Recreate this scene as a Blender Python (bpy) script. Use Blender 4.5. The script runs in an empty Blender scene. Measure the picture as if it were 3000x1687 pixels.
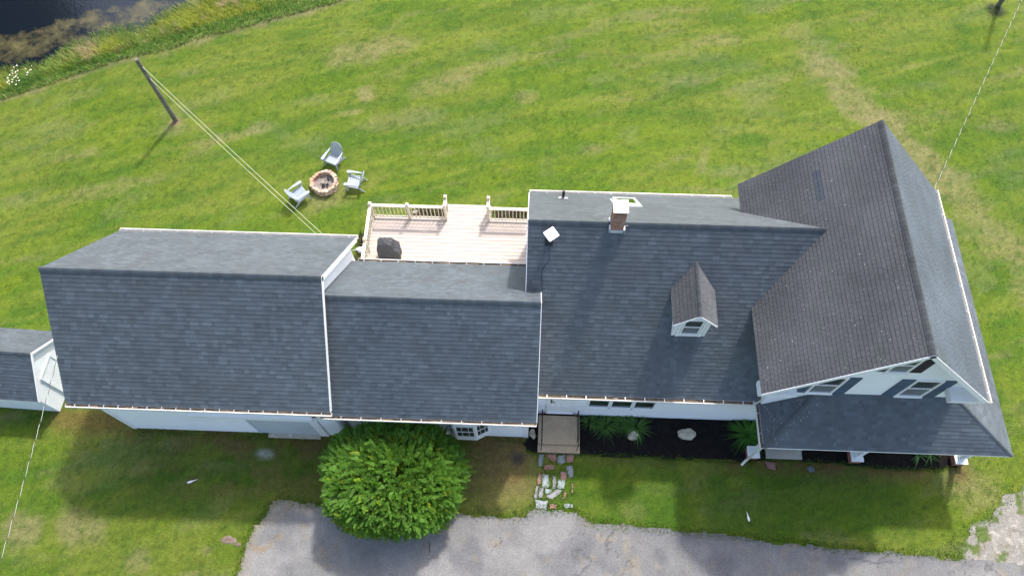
import bpy, math, random
import numpy as np
from mathutils import Vector, Matrix
random.seed(7); RNG = np.random.RandomState(11)
S = bpy.context.scene
C = S.collection

# ------------------------------------------------------------------ camera, sky, sun, exposure
CAMX = 27.2687
cd = bpy.data.cameras.new('camera'); cam = bpy.data.objects.new('camera', cd); C.objects.link(cam)
R_ = Vector((0.9992917, 0.0372832, -0.00510408)); U_ = Vector((-0.03127334, 0.89822968, 0.43841238)); F_ = Vector((-0.02093006, 0.43794224, -0.89875944))
m = Matrix((R_, U_, -F_)).transposed().to_4x4(); m.translation = Vector((0, 0, CAMX)); cam.matrix_world = m
cd.sensor_fit = 'HORIZONTAL'; cd.sensor_width = 36; cd.lens = 2177.56 / 3000 * 36; cd.clip_end = 2000; cd.clip_start = .5
S.camera = cam
SUNV = Vector((.30, .67, 1.0)).normalized()
w = bpy.data.worlds.new('World'); S.world = w; w.use_nodes = True
nt = w.node_tree; bg = nt.nodes['Background']; sky = nt.nodes.new('ShaderNodeTexSky')
sky.sky_type = 'NISHITA'; sky.sun_disc = False
sky.sun_elevation = math.asin(SUNV.z); sky.sun_rotation = math.atan2(SUNV.x, SUNV.y)
sky.air_density = 1.0; sky.dust_density = 4.0; sky.ozone_density = .7
nt.links.new(sky.outputs[0], bg.inputs[0]); bg.inputs[1].default_value = .15
ld = bpy.data.lights.new('sun', 'SUN'); ld.energy = 2.1; ld.angle = math.radians(3); ld.color = (1, .955, .89)
sun = bpy.data.objects.new('sun', ld); C.objects.link(sun); sun.rotation_euler = (-SUNV).to_track_quat('-Z', 'Y').to_euler()
S.view_settings.view_transform = 'Standard'; S.view_settings.look = 'None'; S.view_settings.exposure = 1.3; S.view_settings.gamma = 1
S.view_settings.use_curve_mapping = False

# ------------------------------------------------------------------ materials
def mat(name, col, rough=.7, attr=False, n1=(6, .12), n2=(60, .12), bump=(0, 0), spec=.35, metal=0, stain=None, wave=None):
    """base colour x (optional 'Col' attribute) x coarse and fine noise; stain=(scale, colour, lo, hi); wave=(axis, freq, depth) for lapped boards"""
    M = bpy.data.materials.new(name); M.use_nodes = True; t = M.node_tree; N = t.nodes; L = t.links
    P = N['Principled BSDF']; P.inputs['Roughness'].default_value = rough; P.inputs['Metallic'].default_value = metal
    P.inputs['Specular IOR Level'].default_value = spec
    tc = N.new('ShaderNodeTexCoord'); co = tc.outputs['Object']
    rgb = N.new('ShaderNodeRGB'); rgb.outputs[0].default_value = (*col, 1); cur = rgb.outputs[0]
    def mul(a, b, mode='MULTIPLY', fac=1.0):
        x = N.new('ShaderNodeMix'); x.data_type = 'RGBA'; x.blend_type = mode
        if hasattr(fac, 'links') or not isinstance(fac, (int, float)): L.new(fac, x.inputs[0])
        else: x.inputs[0].default_value = fac
        L.new(a, x.inputs[6])
        if isinstance(b, tuple): x.inputs[7].default_value = (*b, 1)
        else: L.new(b, x.inputs[7])
        return x.outputs[2]
    if attr:
        a = N.new('ShaderNodeAttribute'); a.attribute_name = 'Col'; cur = mul(cur, a.outputs['Color'])
    for sc, am in (n1, n2):
        if am:
            n = N.new('ShaderNodeTexNoise'); n.inputs['Scale'].default_value = sc; n.inputs['Detail'].default_value = 5; n.inputs['Roughness'].default_value = .65
            L.new(co, n.inputs['Vector']); r = N.new('ShaderNodeMapRange'); r.inputs[1].default_value = .3; r.inputs[2].default_value = .7
            r.inputs[3].default_value = 1 - am; r.inputs[4].default_value = 1 + am; L.new(n.outputs[0], r.inputs[0]); cur = mul(cur, r.outputs[0])
    if stain:
        sc, scol, lo, hi = stain
        n = N.new('ShaderNodeTexNoise'); n.inputs['Scale'].default_value = sc; n.inputs['Detail'].default_value = 8; n.inputs['Roughness'].default_value = .7
        L.new(co, n.inputs['Vector']); r = N.new('ShaderNodeMapRange'); r.inputs[1].default_value = lo; r.inputs[2].default_value = hi
        L.new(n.outputs[0], r.inputs[0]); cur = mul(cur, scol, 'MIX', r.outputs[0])
    L.new(cur, P.inputs['Base Color'])
    hs = None
    if bump[1]:
        n = N.new('ShaderNodeTexNoise'); n.inputs['Scale'].default_value = bump[0]; n.inputs['Detail'].default_value = 4; L.new(co, n.inputs['Vector'])
        b = N.new('ShaderNodeBump'); b.inputs['Strength'].default_value = 1; b.inputs['Distance'].default_value = bump[1]; L.new(n.outputs[0], b.inputs['Height'])
        L.new(b.outputs[0], P.inputs['Normal']); hs = b
    if wave:
        ax, fr, dp = wave
        sp = N.new('ShaderNodeSeparateXYZ'); L.new(co, sp.inputs[0]); ma = N.new('ShaderNodeMath'); ma.operation = 'MULTIPLY'; ma.inputs[1].default_value = fr
        L.new(sp.outputs[ax], ma.inputs[0]); fx = N.new('ShaderNodeMath'); fx.operation = 'FRACT'; L.new(ma.outputs[0], fx.inputs[0])
        iv = N.new('ShaderNodeMath'); iv.operation = 'SUBTRACT'; iv.inputs[0].default_value = 1; L.new(fx.outputs[0], iv.inputs[1])
        b = N.new('ShaderNodeBump'); b.inputs['Strength'].default_value = 1; b.inputs['Distance'].default_value = dp; L.new(iv.outputs[0], b.inputs['Height'])
        if hs: L.new(hs.outputs[0], b.inputs['Normal'])
        L.new(b.outputs[0], P.inputs['Normal'])
    return M

M = {}
M['shingle'] = mat('shingle', (.072, .087, .100), .60, True, (.5, .14), (70, .18), (90, .004), .5, stain=(.8, (.062, .066, .074), .52, .76))
M['slate'] = mat('old_shingle', (.064, .068, .074), .7, True, (.55, .22), (60, .18), (80, .004), .4, stain=(1.3, (.052, .064, .058), .54, .78))
M['trim'] = mat('white_trim', (.84, .84, .83), .5, False, (1.5, .03), (30, .03))
M['siding'] = mat('white_siding', (.86, .87, .87), .5, False, (.8, .04), (20, .02), wave=(2, 9.0, .022))
M['old_siding'] = mat('worn_white_siding', (.72, .75, .76), .7, False, (1.2, .08), (20, .06), stain=(9, (.28, .28, .26), .66, .74), wave=(2, 7.0, .014))
M['barn_door'] = mat('grey_board_door', (.50, .55, .57), .7, False, (1.2, .08), (20, .06), stain=(7, (.14, .14, .13), .67, .72), wave=(0, 6.0, .008))
M['gutter'] = mat('gutter_white', (.64, .63, .59), .4, False, (2, .05), (30, .03))
M['debris'] = mat('gutter_debris', (.13, .10, .07), .95, False, (3, .35), (30, .4), (40, .02), stain=(5, (.28, .26, .22), .58, .66))
M['deck'] = mat('deck_boards', (.41, .36, .325), .75, True, (1.0, .06), (25, .06), (60, .002))
M['rail'] = mat('deck_rail', (.54, .49, .40), .65, False, (2, .08), (30, .06))
M['brick'] = mat('brick', (.30, .115, .08), .85, False, (8, .25), (40, .2), (50, .004), wave=(2, 13.0, .012))
M['oldbrick'] = mat('chimney_brick', (.33, .17, .115), .9, False, (6, .25), (40, .2), (50, .004), stain=(4, (.36, .31, .27), .52, .68), wave=(2, 13.5, .02))
M['capstone'] = mat('concrete_cap', (.56, .48, .39), .85, False, (6, .1), (60, .08))
M['concrete'] = mat('concrete', (.37, .29, .195), .9, False, (3, .12), (45, .4), (60, .003), stain=(38, (.55, .50, .42), .60, .68))
M['greyconc'] = mat('grey_concrete', (.33, .32, .28), .9, False, (3, .2), (45, .12), (60, .003))
M['iron'] = mat('black_iron', (.02, .021, .024), .45, False, (10, .2), (50, .2), stain=(8, (.10, .11, .13), .62, .7))
M['glass'] = mat('glass', (.025, .035, .035), .04, False, (2, .3), (9, 0), spec=.9)
M['screen'] = mat('screened_glass', (.15, .165, .18), .25, False, (3, .1), (50, .05), spec=.6)
M['skyglass'] = mat('skylight_glass', (.015, .05, .008), .05, False, (3, .2), (50, .05), spec=.9)
M['shutter'] = mat('blue_shutter', (.055, .095, .145), .55, False, (3, .12), (50, .08), wave=(2, 22.0, .008))
M['shutter_dark'] = mat('dark_louvred_shutter', (.012, .013, .028), .6, False, (3, .1), (50, .08), wave=(2, 22.0, .008))
M['wood'] = mat('weathered_pole', (.135, .13, .105), .9, True, (4, .3), (40, .25), (30, .01))
M['metal'] = mat('galvanised', (.42, .43, .45), .4, False, (10, .1), (50, .05), metal=.8)
M['flash'] = mat('flashing', (.55, .57, .60), .5, False, (10, .15), (50, .05))
M['black'] = mat('black_plastic', (.012, .012, .013), .5)
M['white'] = mat('white_plastic', (.85, .86, .87), .35, False, (3, .02), (50, 0))
M['chair'] = mat('grey_resin', (.30, .345, .40), .5, False, (8, .06), (60, .04))
M['cover'] = mat('grill_cover', (.040, .043, .050), .62, False, (8, .1), (60, .06), (9, .004))
M['stone'] = mat('pit_stone', (.42, .33, .26), .9, True, (9, .25), (50, .2), (30, .012))
M['ash'] = mat('ash', (.22, .19, .17), 1, False, (12, .4), (50, .4), (40, .02))
M['char'] = mat('charcoal', (.008, .008, .008), .9, False, (20, .3), (50, .3))
M['rock'] = mat('field_stone', (.42, .38, .30), .9, False, (5, .2), (40, .2), (15, .02), stain=(6, (.60, .56, .48), .55, .65))
M['flag'] = mat('flagstone', (1, 1, 1), .85, True, (5, .12), (40, .12), (30, .004))
M['wire'] = mat('wire', (1, 1, 1), .5, True, (5, 0), (40, 0))
M['leaf'] = mat('leaf', (1, 1, 1), .55, True, (2, .18), (30, .1), spec=.3)
M['petal'] = mat('petal', (1, 1, 1), .6, True, (2, 0), (30, 0))
M['bark'] = mat('bark', (.10, .08, .06), .95, False, (8, .3), (40, .3), (20, .02))
M['mulch'] = mat('mulch', (.012, .011, .011), 1, True, (6, .4), (40, .75), (34, .06), spec=.1, stain=(30, (.05, .038, .03), .60, .70))
M['asphalt'] = mat('asphalt', (1, 1, 1), .9, True, (2.2, .10), (30, .34), (55, .008), spec=.25, stain=(30, (.45, .45, .43), .70, .75))
M['gravel'] = mat('gravel', (1, 1, 1), .95, True, (2, .2), (26, .4), (40, .02), stain=(13, (.5, .48, .42), .70, .74))
M['quill'] = mat('feather', (.80, .79, .74), .7, False, (9, .1), (50, 0))
M['hose'] = mat('hose', (.012, .03, .022), .4)
M['bulb'] = mat('lamp_glass', (.85, .85, .83), .2, spec=.7)

def leafy(name, trans=.35):
    """add a little translucency to leaves"""
    m_ = M[name]; t = m_.node_tree; P = t.nodes['Principled BSDF']
    src = P.inputs['Base Color'].links[0].from_socket; out = t.nodes['Material Output']
    tr = t.nodes.new('ShaderNodeBsdfTranslucent'); mx = t.nodes.new('ShaderNodeMixShader'); mx.inputs[0].default_value = trans
    t.links.new(src, tr.inputs[0]); t.links.new(P.outputs[0], mx.inputs[1]); t.links.new(tr.outputs[0], mx.inputs[2]); t.links.new(mx.outputs[0], out.inputs[0])
leafy('leaf', .5)

def lawn_mat():
    Mx = bpy.data.materials.new('lawn'); Mx.use_nodes = True; t = Mx.node_tree; N = t.nodes; L = t.links; P = N['Principled BSDF']
    P.inputs['Roughness'].default_value = .85; P.inputs['Specular IOR Level'].default_value = .15
    tc = N.new('ShaderNodeTexCoord'); co = tc.outputs['Object']; a = N.new('ShaderNodeAttribute'); a.attribute_name = 'Col'; cur = a.outputs['Color']
    def noise(sc, det, vec=co, rough=.65):
        n = N.new('ShaderNodeTexNoise'); n.inputs['Scale'].default_value = sc; n.inputs['Detail'].default_value = det; n.inputs['Roughness'].default_value = rough; L.new(vec, n.inputs['Vector']); return n.outputs[0]
    def rng(v, a0, a1, b0, b1):
        r = N.new('ShaderNodeMapRange'); r.inputs[1].default_value = a0; r.inputs[2].default_value = a1; r.inputs[3].default_value = b0; r.inputs[4].default_value = b1; L.new(v, r.inputs[0]); return r.outputs[0]
    def mix(fac, a_, b_, mode):
        x = N.new('ShaderNodeMix'); x.data_type = 'RGBA'; x.blend_type = mode
        if isinstance(fac, float): x.inputs[0].default_value = fac
        else: L.new(fac, x.inputs[0])
        L.new(a_, x.inputs[6])
        if isinstance(b_, tuple): x.inputs[7].default_value = (*b_, 1)
        else: L.new(b_, x.inputs[7])
        return x.outputs[2]
    cur = mix(1.0, cur, rng(noise(3.2, 5), .3, .7, .84, 1.16), 'MULTIPLY')
    cur = mix(1.0, cur, rng(noise(7, 6, co, .75), .3, .7, .72, 1.28), 'MULTIPLY')
    cur = mix(1.0, cur, rng(noise(26, 4, co, .8), .3, .7, .50, 1.52), 'MULTIPLY')
    cur = mix(rng(noise(17, 4), .60, .74, 0, .40), cur, (.17, .165, .05), 'MIX')      # straw flecks
    cur = mix(rng(noise(13.7, 4), .60, .72, 0, .45), cur, (.030, .105, .008), 'MIX')  # clover
    L.new(cur, P.inputs['Base Color'])
    b = N.new('ShaderNodeBump'); b.inputs['Distance'].default_value = .05; b.inputs['Strength'].default_value = .9; L.new(noise(30, 3), b.inputs['Height']); L.new(b.outputs[0], P.inputs['Normal'])
    return Mx
M['lawn'] = lawn_mat()

def water_mat():
    Mx = bpy.data.materials.new('pond_water'); Mx.use_nodes = True; t = Mx.node_tree; N = t.nodes; L = t.links; P = N['Principled BSDF']
    tc = N.new('ShaderNodeTexCoord'); co = tc.outputs['Object']; a = N.new('ShaderNodeAttribute'); a.attribute_name = 'Col'
    sp = N.new('ShaderNodeSeparateColor'); L.new(a.outputs['Color'], sp.inputs[0])
    n = N.new('ShaderNodeTexNoise'); n.inputs['Scale'].default_value = 1.1; n.inputs['Detail'].default_value = 9; n.inputs['Roughness'].default_value = .68; L.new(co, n.inputs['Vector'])
    ad = N.new('ShaderNodeMath'); ad.operation = 'ADD'; L.new(n.outputs[0], ad.inputs[0]); L.new(sp.outputs[0], ad.inputs[1])
    r = N.new('ShaderNodeMapRange'); r.inputs[1].default_value = 1.0; r.inputs[2].default_value = 1.34; L.new(ad.outputs[0], r.inputs[0])
    n2 = N.new('ShaderNodeTexNoise'); n2.inputs['Scale'].default_value = 12; n2.inputs['Detail'].default_value = 5; L.new(co, n2.inputs['Vector'])
    cr = N.new('ShaderNodeMix'); cr.data_type = 'RGBA'; L.new(n2.outputs[0], cr.inputs[0]); cr.inputs[6].default_value = (.045, .042, .015, 1); cr.inputs[7].default_value = (.13, .11, .03, 1)
    mx = N.new('ShaderNodeMix'); mx.data_type = 'RGBA'; L.new(r.outputs[0], mx.inputs[0]); mx.inputs[6].default_value = (.005, .008, .013, 1); L.new(cr.outputs[2], mx.inputs[7])
    L.new(mx.outputs[2], P.inputs['Base Color'])
    rr = N.new('ShaderNodeMapRange'); rr.inputs[3].default_value = .16; rr.inputs[4].default_value = .5; L.new(r.outputs[0], rr.inputs[0]); L.new(rr.outputs[0], P.inputs['Roughness'])
    P.inputs['IOR'].default_value = 1.33; P.inputs['Specular IOR Level'].default_value = 1.0
    n3 = N.new('ShaderNodeTexNoise'); n3.inputs['Scale'].default_value = 7; n3.inputs['Detail'].default_value = 4; L.new(co, n3.inputs['Vector'])
    b = N.new('ShaderNodeBump'); b.inputs['Distance'].default_value = .02; b.inputs['Strength'].default_value = .6; L.new(n3.outputs[0], b.inputs['Height']); L.new(b.outputs[0], P.inputs['Normal'])
    return Mx
M['water'] = water_mat()

# ------------------------------------------------------------------ mesh helpers
class MB:
    def __init__(s): s.v = []; s.f = []; s.c = []; s.m = []
    def face(s, pts, col=(1, 1, 1), mi=0):
        n = len(s.v); s.v += [tuple(p) for p in pts]; s.f.append(tuple(range(n, n + len(pts)))); s.c.append(col); s.m.append(mi)
    def obox(s, P, A, B, D, col=(1, 1, 1), mi=0):
        P, A, B, D = Vector(P), Vector(A), Vector(B), Vector(D)
        if A.cross(B).dot(D) < 0: A, B = B, A
        n = len(s.v); s.v += [tuple(p) for p in (P, P + A, P + A + B, P + B, P + D, P + A + D, P + A + B + D, P + B + D)]
        for q in ((3, 2, 1, 0), (4, 5, 6, 7), (0, 1, 5, 4), (1, 2, 6, 5), (2, 3, 7, 6), (3, 0, 4, 7)):
            s.f.append(tuple(n + i for i in q)); s.c.append(col); s.m.append(mi)
    def box(s, x0, x1, y0, y1, z0, z1, col=(1, 1, 1), mi=0): s.obox((x0, y0, z0), (x1 - x0, 0, 0), (0, y1 - y0, 0), (0, 0, z1 - z0), col, mi)
    def prism(s, poly, D, col=(1, 1, 1), mi=0, jit=0):
        poly = [Vector(p) for p in poly]; D = Vector(D)
        nn = Vector((0, 0, 0))
        for i in range(len(poly)): nn += poly[i].cross(poly[(i + 1) % len(poly)])
        if nn.dot(D) < 0: poly = poly[::-1]
        n = len(s.v); k = len(poly); s.v += [tuple(p) for p in poly] + [tuple(p + D) for p in poly]
        s.f.append(tuple(range(n + k - 1, n - 1, -1))); s.f.append(tuple(range(n + k, n + 2 * k))); s.c += [col] * 2; s.m += [mi] * 2
        for i in range(k):
            j = (i + 1) % k; s.f.append((n + i, n + j, n + k + j, n + k + i)); s.c.append(col); s.m.append(mi)
    def tube(s, pts, rad, k=8, col=(1, 1, 1), mi=0, cap=True, phase=0.0, colf=None):
        pts = [Vector(p) for p in pts]; rad = rad if hasattr(rad, '__len__') else [rad] * len(pts)
        n0 = len(s.v); prev = None
        for i, p in enumerate(pts):
            t = (pts[min(i + 1, len(pts) - 1)] - pts[max(i - 1, 0)]).normalized()
            a = prev if prev else (Vector((0, 0, 1)) if abs(t.z) < .9 else Vector((1, 0, 0)))
            u = (a - t * a.dot(t)).normalized(); prev = u; v = t.cross(u)
            for j in range(k):
                an = 2 * math.pi * j / k + phase; s.v.append(tuple(p + (u * math.cos(an) + v * math.sin(an)) * rad[i]))
        for i in range(len(pts) - 1):
            for j in range(k):
                jj = (j + 1) % k; s.f.append((n0 + i * k + j, n0 + i * k + jj, n0 + (i + 1) * k + jj, n0 + (i + 1) * k + j)); s.c.append(colf(i) if colf else col); s.m.append(mi)
        if cap:
            s.f.append(tuple(n0 + j for j in range(k - 1, -1, -1))); s.f.append(tuple(n0 + (len(pts) - 1) * k + j for j in range(k))); s.c += [col] * 2; s.m += [mi] * 2
    def build(s, name, mats, parent=None, loc=None, smooth=False, bevel=0):
        if not isinstance(mats, (list, tuple)): mats = [mats]
        me = bpy.data.meshes.new(name); me.from_pydata(s.v, [], s.f)
        for x in mats: me.materials.append(M[x])
        me.polygons.foreach_set('material_index', s.m)
        lens = np.array([len(f) for f in s.f]); cols = np.array([tuple(c) + (1,) for c in s.c], dtype=np.float32)
        at = me.color_attributes.new('Col', 'FLOAT_COLOR', 'CORNER'); at.data.foreach_set('color', np.repeat(cols, lens, axis=0).ravel())
        if smooth: me.polygons.foreach_set('use_smooth', [True] * len(s.f))
        me.update(); me.validate()
        o = bpy.data.objects.new(name, me); C.objects.link(o)
        if parent: o.parent = parent
        if loc: o.location = loc
        if bevel:
            b = o.modifiers.new('b', 'BEVEL'); b.width = bevel; b.segments = 2; b.limit_method = 'ANGLE'
        return o
def tag(o, label=None, cat=None, group=None, kind=None):
    for k, v in (('label', label), ('category', cat), ('group', group), ('kind', kind)):
        if v: o[k] = v
    return o
def empty(name, loc, rz=0, **k):
    o = bpy.data.objects.new(name, None); C.objects.link(o); o.location = loc; o.rotation_euler = (0, 0, rz); o.empty_display_size = .1
    return tag(o, **k)
def copy_tree(o, parent=None):
    c = o.copy(); C.objects.link(c); c.parent = parent
    for ch in [x for x in bpy.data.objects if x.parent == o]: copy_tree(ch, c)
    return c

def vnoise(x, y, scale, seed, oct=4, ang=0, asp=1, rough=.5):
    """fractal value noise in 0..1, optionally stretched along a direction"""
    ca, sa = math.cos(ang), math.sin(ang); X = (x * ca + y * sa) * scale / asp; Y = (-x * sa + y * ca) * scale
    out = 0; amp = 1; tot = 0
    for o in range(oct):
        r = np.random.RandomState(seed * 31 + o); G = r.rand(256, 256); xf = X * 2 ** o + 71.3; yf = Y * 2 ** o + 37.7
        xi = np.floor(xf).astype(int); yi = np.floor(yf).astype(int); u = xf - xi; v = yf - yi; u = u * u * (3 - 2 * u); v = v * v * (3 - 2 * v)
        g = lambda a, b: G[a % 256, b % 256]
        out = out + amp * ((g(xi, yi) * (1 - u) + g(xi + 1, yi) * u) * (1 - v) + (g(xi, yi + 1) * (1 - u) + g(xi + 1, yi + 1) * u) * v); tot += amp; amp *= rough
    return out / tot
def sstep(a, b, x): t = np.clip((x - a) / (b - a), 0, 1); return t * t * (3 - 2 * t)
def ragged(poly, amp=.06, it=4, seed=1, closed=True, rough=.55):
    r = random.Random(seed); P = [tuple(p) for p in poly]
    for k in range(it):
        Q = []; n = len(P)
        for i in range(n if closed else n - 1):
            a, b = P[i], P[(i + 1) % n]; Q.append(a); L_ = math.hypot(b[0] - a[0], b[1] - a[1]); d = r.uniform(-1, 1) * min(amp, L_ * .18) * rough ** k * 1.6
            if L_ < 1e-5: continue
            nx, ny = -(b[1] - a[1]) / L_, (b[0] - a[0]) / L_; Q.append(((a[0] + b[0]) / 2 + nx * d, (a[1] + b[1]) / 2 + ny * d))
        if not closed: Q.append(P[-1])
        P = Q
    return P
def inside(px, py, poly):
    res = np.zeros(px.shape, bool); n = len(poly)
    for i in range(n):
        x0, y0 = poly[i]; x1, y1 = poly[(i + 1) % n]
        if y0 == y1: continue
        c = ((y0 > py) != (y1 > py)) & (px < (x1 - x0) * (py - y0) / (y1 - y0) + x0); res ^= c
    return res
def distpoly(px, py, line, closed=False):
    d = np.full(px.shape, 1e9); n = len(line)
    for i in range(n if closed else n - 1):
        ax, ay = line[i]; bx, by = line[(i + 1) % n]; ux, uy = bx - ax, by - ay; L2 = ux * ux + uy * uy + 1e-12
        t = np.clip(((px - ax) * ux + (py - ay) * uy) / L2, 0, 1); d = np.minimum(d, np.hypot(px - ax - t * ux, py - ay - t * uy))
    return d

# ------------------------------------------------------------------ ground layout (metres)
DRIVE = [(-9.75, 1.3), (-9.69, 1.95), (-9.64, 2.38), (-9.51, 3.26), (-9.42, 3.66), (-9.09, 3.91), (-8.97, 4.32), (-8.6, 4.56), (-8.0, 4.47), (-7.22, 4.36), (-5.58, 4.26), (-4.16, 4.22), (-2.32, 4.31), (-1.09, 4.27), (-.01, 4.24), (.22, 4.33), (.45, 4.52), (.75, 4.58), (1.0, 4.47), (1.45, 4.55), (1.95, 4.52), (2.21, 4.31), (2.45, 4.17), (4.07, 4.07), (5.93, 3.94), (8.09, 3.82), (9.55, 3.74), (10.63, 3.63), (12.26, 3.53), (14.26, 3.5), (15.33, 3.43)]
DRIVE_POLY = DRIVE + [(30, 2.6), (60, 1.5), (60, -4), (20, -3.5), (-6, -4), (-10.3, -4)]
GRAVEL = [(15.33, 3.44), (15.23, 3.64), (15.04, 3.91), (15.73, 4.22), (16.22, 4.74), (16.71, 4.94), (17.08, 5.39), (17.46, 5.7), (18.04, 6.06), (20, 7.5), (26, 11), (30, 9), (30, 2.62)]
WATER = [(-60, 10), (-34, 21.5), (-28.5, 23.9), (-26.03, 24.49), (-24.86, 24.64), (-24.64, 25.06), (-23.8, 25.17), (-23.28, 25.79), (-22.16, 26.19), (-21.64, 26.86), (-19.94, 27.2), (-19.0, 28.3), (-18.3, 28.9), (-17.4, 29.5), (-14, 31.5), (-8, 34), (4, 38), (20, 45)]
BANK = [(-60, 7.5), (-34, 19.2), (-28, 21.2), (-24.94, 22.25), (-23.8, 22.86), (-22.34, 23.61), (-21.31, 24.17), (-19.82, 24.97), (-17.69, 25.63), (-16.82, 26.15), (-14.56, 27.06), (-13.27, 27.67), (-11.6, 28.29), (-9.93, 29.02), (-4, 32), (8, 36), (24, 42)]
MULCH = [(.35, 8.2), (-.2, 8.2), (.2, 7.15), (.02, 6.9), (.1, 6.62), (.4, 6.55), (2.13, 6.60), (4.38, 6.56), (6.1, 6.53), (7.99, 6.50), (8.9, 6.62), (10.2, 6.62), (11.2, 6.60), (12.3, 6.52), (13.69, 6.45), (15.1, 6.48), (15.6, 6.6), (16.0, 6.75), (16.0, 9), (16, 15.0), (13.4, 15.0), (13.4, 8.3), (8.2, 8.3)]
def side_of(px, py, line):   # >0 on the pond's side
    yl = np.interp(px, [p[0] for p in line], [p[1] for p in line]); return py - yl

def build_ground():
    xs = np.concatenate([-np.geomspace(400, 33, 16), np.arange(-32, 28.01, .13), np.geomspace(30, 400, 16)])
    ys = np.concatenate([-np.geomspace(400, 4, 14), np.arange(-1, 34.01, .13), np.geomspace(36, 500, 16)])
    X, Y = np.meshgrid(xs, ys); x = X.ravel(); y = Y.ravel()
    sb = side_of(x, y, BANK); sw = side_of(x, y, WATER); dw = sstep(-.2, 1, sb / np.maximum(sb - sw, .01))
    z = -.95 * sstep(0, 1, np.clip(sb, 0, 50) / np.maximum(sb - sw, .3) * .9) * (sb > 0)
    g = np.array
    gr, ol, dk, dry, bright = g([.076, .122, .009]), g([.106, .130, .019]), g([.034, .086, .007]), g([.165, .148, .066]), g([.092, .136, .008])
    a = math.radians(17)
    c = np.tile(gr, (len(x), 1))
    def mx(col, f): nonlocal c; f = np.clip(f, 0, 1)[:, None]; c = c * (1 - f) + col * f
    mx(ol, sstep(.42, .70, vnoise(x, y, .35, 5, 5)) * .7)
    mx(bright, sstep(.50, .72, vnoise(x, y, .5, 6, 5, a, 2)) * .8)
    mx(dk, sstep(.56, .76, vnoise(x, y, .55, 8, 5)) * .60)
    mx(ol * 1.12, sstep(.50, .74, vnoise(x, y, 1.1, 9, 4, a, 6)) * .75)      # mowing streaks
    mx(dk * 1.1, sstep(.60, .8, vnoise(x, y, 1.0, 19, 4, a - .05, 7)) * .45)
    ph = (-x * math.sin(a) + y * math.cos(a)) + .012 * (x + 4) ** 2 + (vnoise(x, y, .25, 55, 3) - .5) * 1.4   # curved mower passes
    mx(bright * 1.08, sstep(.15, .8, np.sin(ph * 4.4)) * .28 * (y > 8)); mx(dk * 1.25, sstep(.5, .95, -np.sin(ph * 4.4)) * .26 * (y > 8))
    mx(dry, sstep(.60, .82, vnoise(x, y, 1.2, 10, 5, a, 3, .6)) * .45)
    mx(ol * 1.25, sstep(.55, .75, vnoise(x, y, 2.6, 29, 4, a, 9)) * .5)
    mx(dk, sstep(.55, .75, vnoise(x, y, 2.2, 30, 4, a, 8)) * .4)
    n = vnoise(x, y, 1.3, 12, 5, 0, 1, .65); nf = vnoise(x, y, 4, 13, 4)
    # dry patches seen on the lawn: x, y, rx, ry, angle, strength
    for px, py, rx, ry, an, st in [(-8.0, 25.8, 2.3, .7, .25, .8), (-4.2, 23.8, 1.6, .55, .3, .5), (-7.9, 23.1, .45, .4, 0, 1), (-.4, 23.2, .6, .4, 0, .8), (-6.3, 21.7, 1.8, .6, .2, .55), (-3.3, 24.6, 2, .4, .4, .5),
        (13.0, 27.4, 1.4, .6, -.4, .5), (13.9, 25.4, .9, 1.2, .9, .95), (14.8, 23.4, .8, 1.4, .7, .9), (16.3, 21.9, .8, 1.3, .6, 1), (17.5, 20.3, 1.0, 1.2, .5, 1), (18.6, 18.4, 1, 1.5, .3, .9), (19.6, 16.4, .9, 1.6, .5, .75), (20.6, 14.0, .9, 1.3, .3, .6), (17.0, 19.2, .8, .7, 0, .9),
        (7.6, 19.9, .25, .8, -.3, .7), (8.0, 18.3, 2.2, .10, -.04, .6), (-12.5, 21.0, .8, .35, .3, .8), (-14.2, 20.3, 1.2, .3, .35, .6), (-15.6, 3.3, 1.0, .7, 0, .95), (-17.6, 3.1, .9, .7, 0, .9), (-13.2, 2.3, .5, .4, 0, .7), (-10.9, 2.75, .25, .18, 0, 1), (-16.4, 20.9, .6, .4, 0, .7), (-18.5, 17.5, 2.2, .45, .3, .5),
        (-9.1, 17.3, 1.1, .7, .5, .85), (-8.0, 17.4, .5, .5, 0, .5), (7.9, 5.1, .28, .14, 0, .9), (8.2, 5.4, .25, .12, 0, .8), (10.0, 4.05, .3, .25, 0, .9), (10.9, 4.0, .8, .3, 0, .5), (4.0, 4.6, .5, .35, 0, .4), (16.2, 5.9, 1.0, .8, 0, .65), (-8.5, 22.0, .8, .15, .2, .6), (5, 28.5, 3, .35, .3, .5), (2, 27.2, 2.2, .3, .32, .5), (9, 27.0, 1, .4, 0, .5), (-.2, 5.3, .5, .35, 0, .5), (-13.9, 5.5, 1.2, .5, .4, .35)]:
        ca, sa = math.cos(an), math.sin(an); dx, dy = x - px, y - py; q = np.hypot((dx * ca + dy * sa) / rx, (-dx * sa + dy * ca) / ry)
        mx(dry * (.9 + .3 * (nf[:, None])), (1 - sstep(.45, 1.35, q + (n - .5) * 1.5)) * st * (.35 + .65 * nf))
    mx(g([.120, .138, .060]), sstep(.60, .78, vnoise(x, y, .9, 33, 5, a, 2)) * .28)   # silvery worn grass
    mx(dk * .8, sstep(.60, .72, vnoise(x, y, 5.5, 34, 3)) * .5)
    mx(dk, sstep(3.6, 5, x) * (1 - sstep(13.6, 14.6, x)) * sstep(3.6, 4.3, y) * (1 - sstep(6.4, 7, y)) * sstep(.35, .6, vnoise(x, y, .9, 35, 4)) * .55)  # deeper green painted in where the house shades the front lawn
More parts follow.
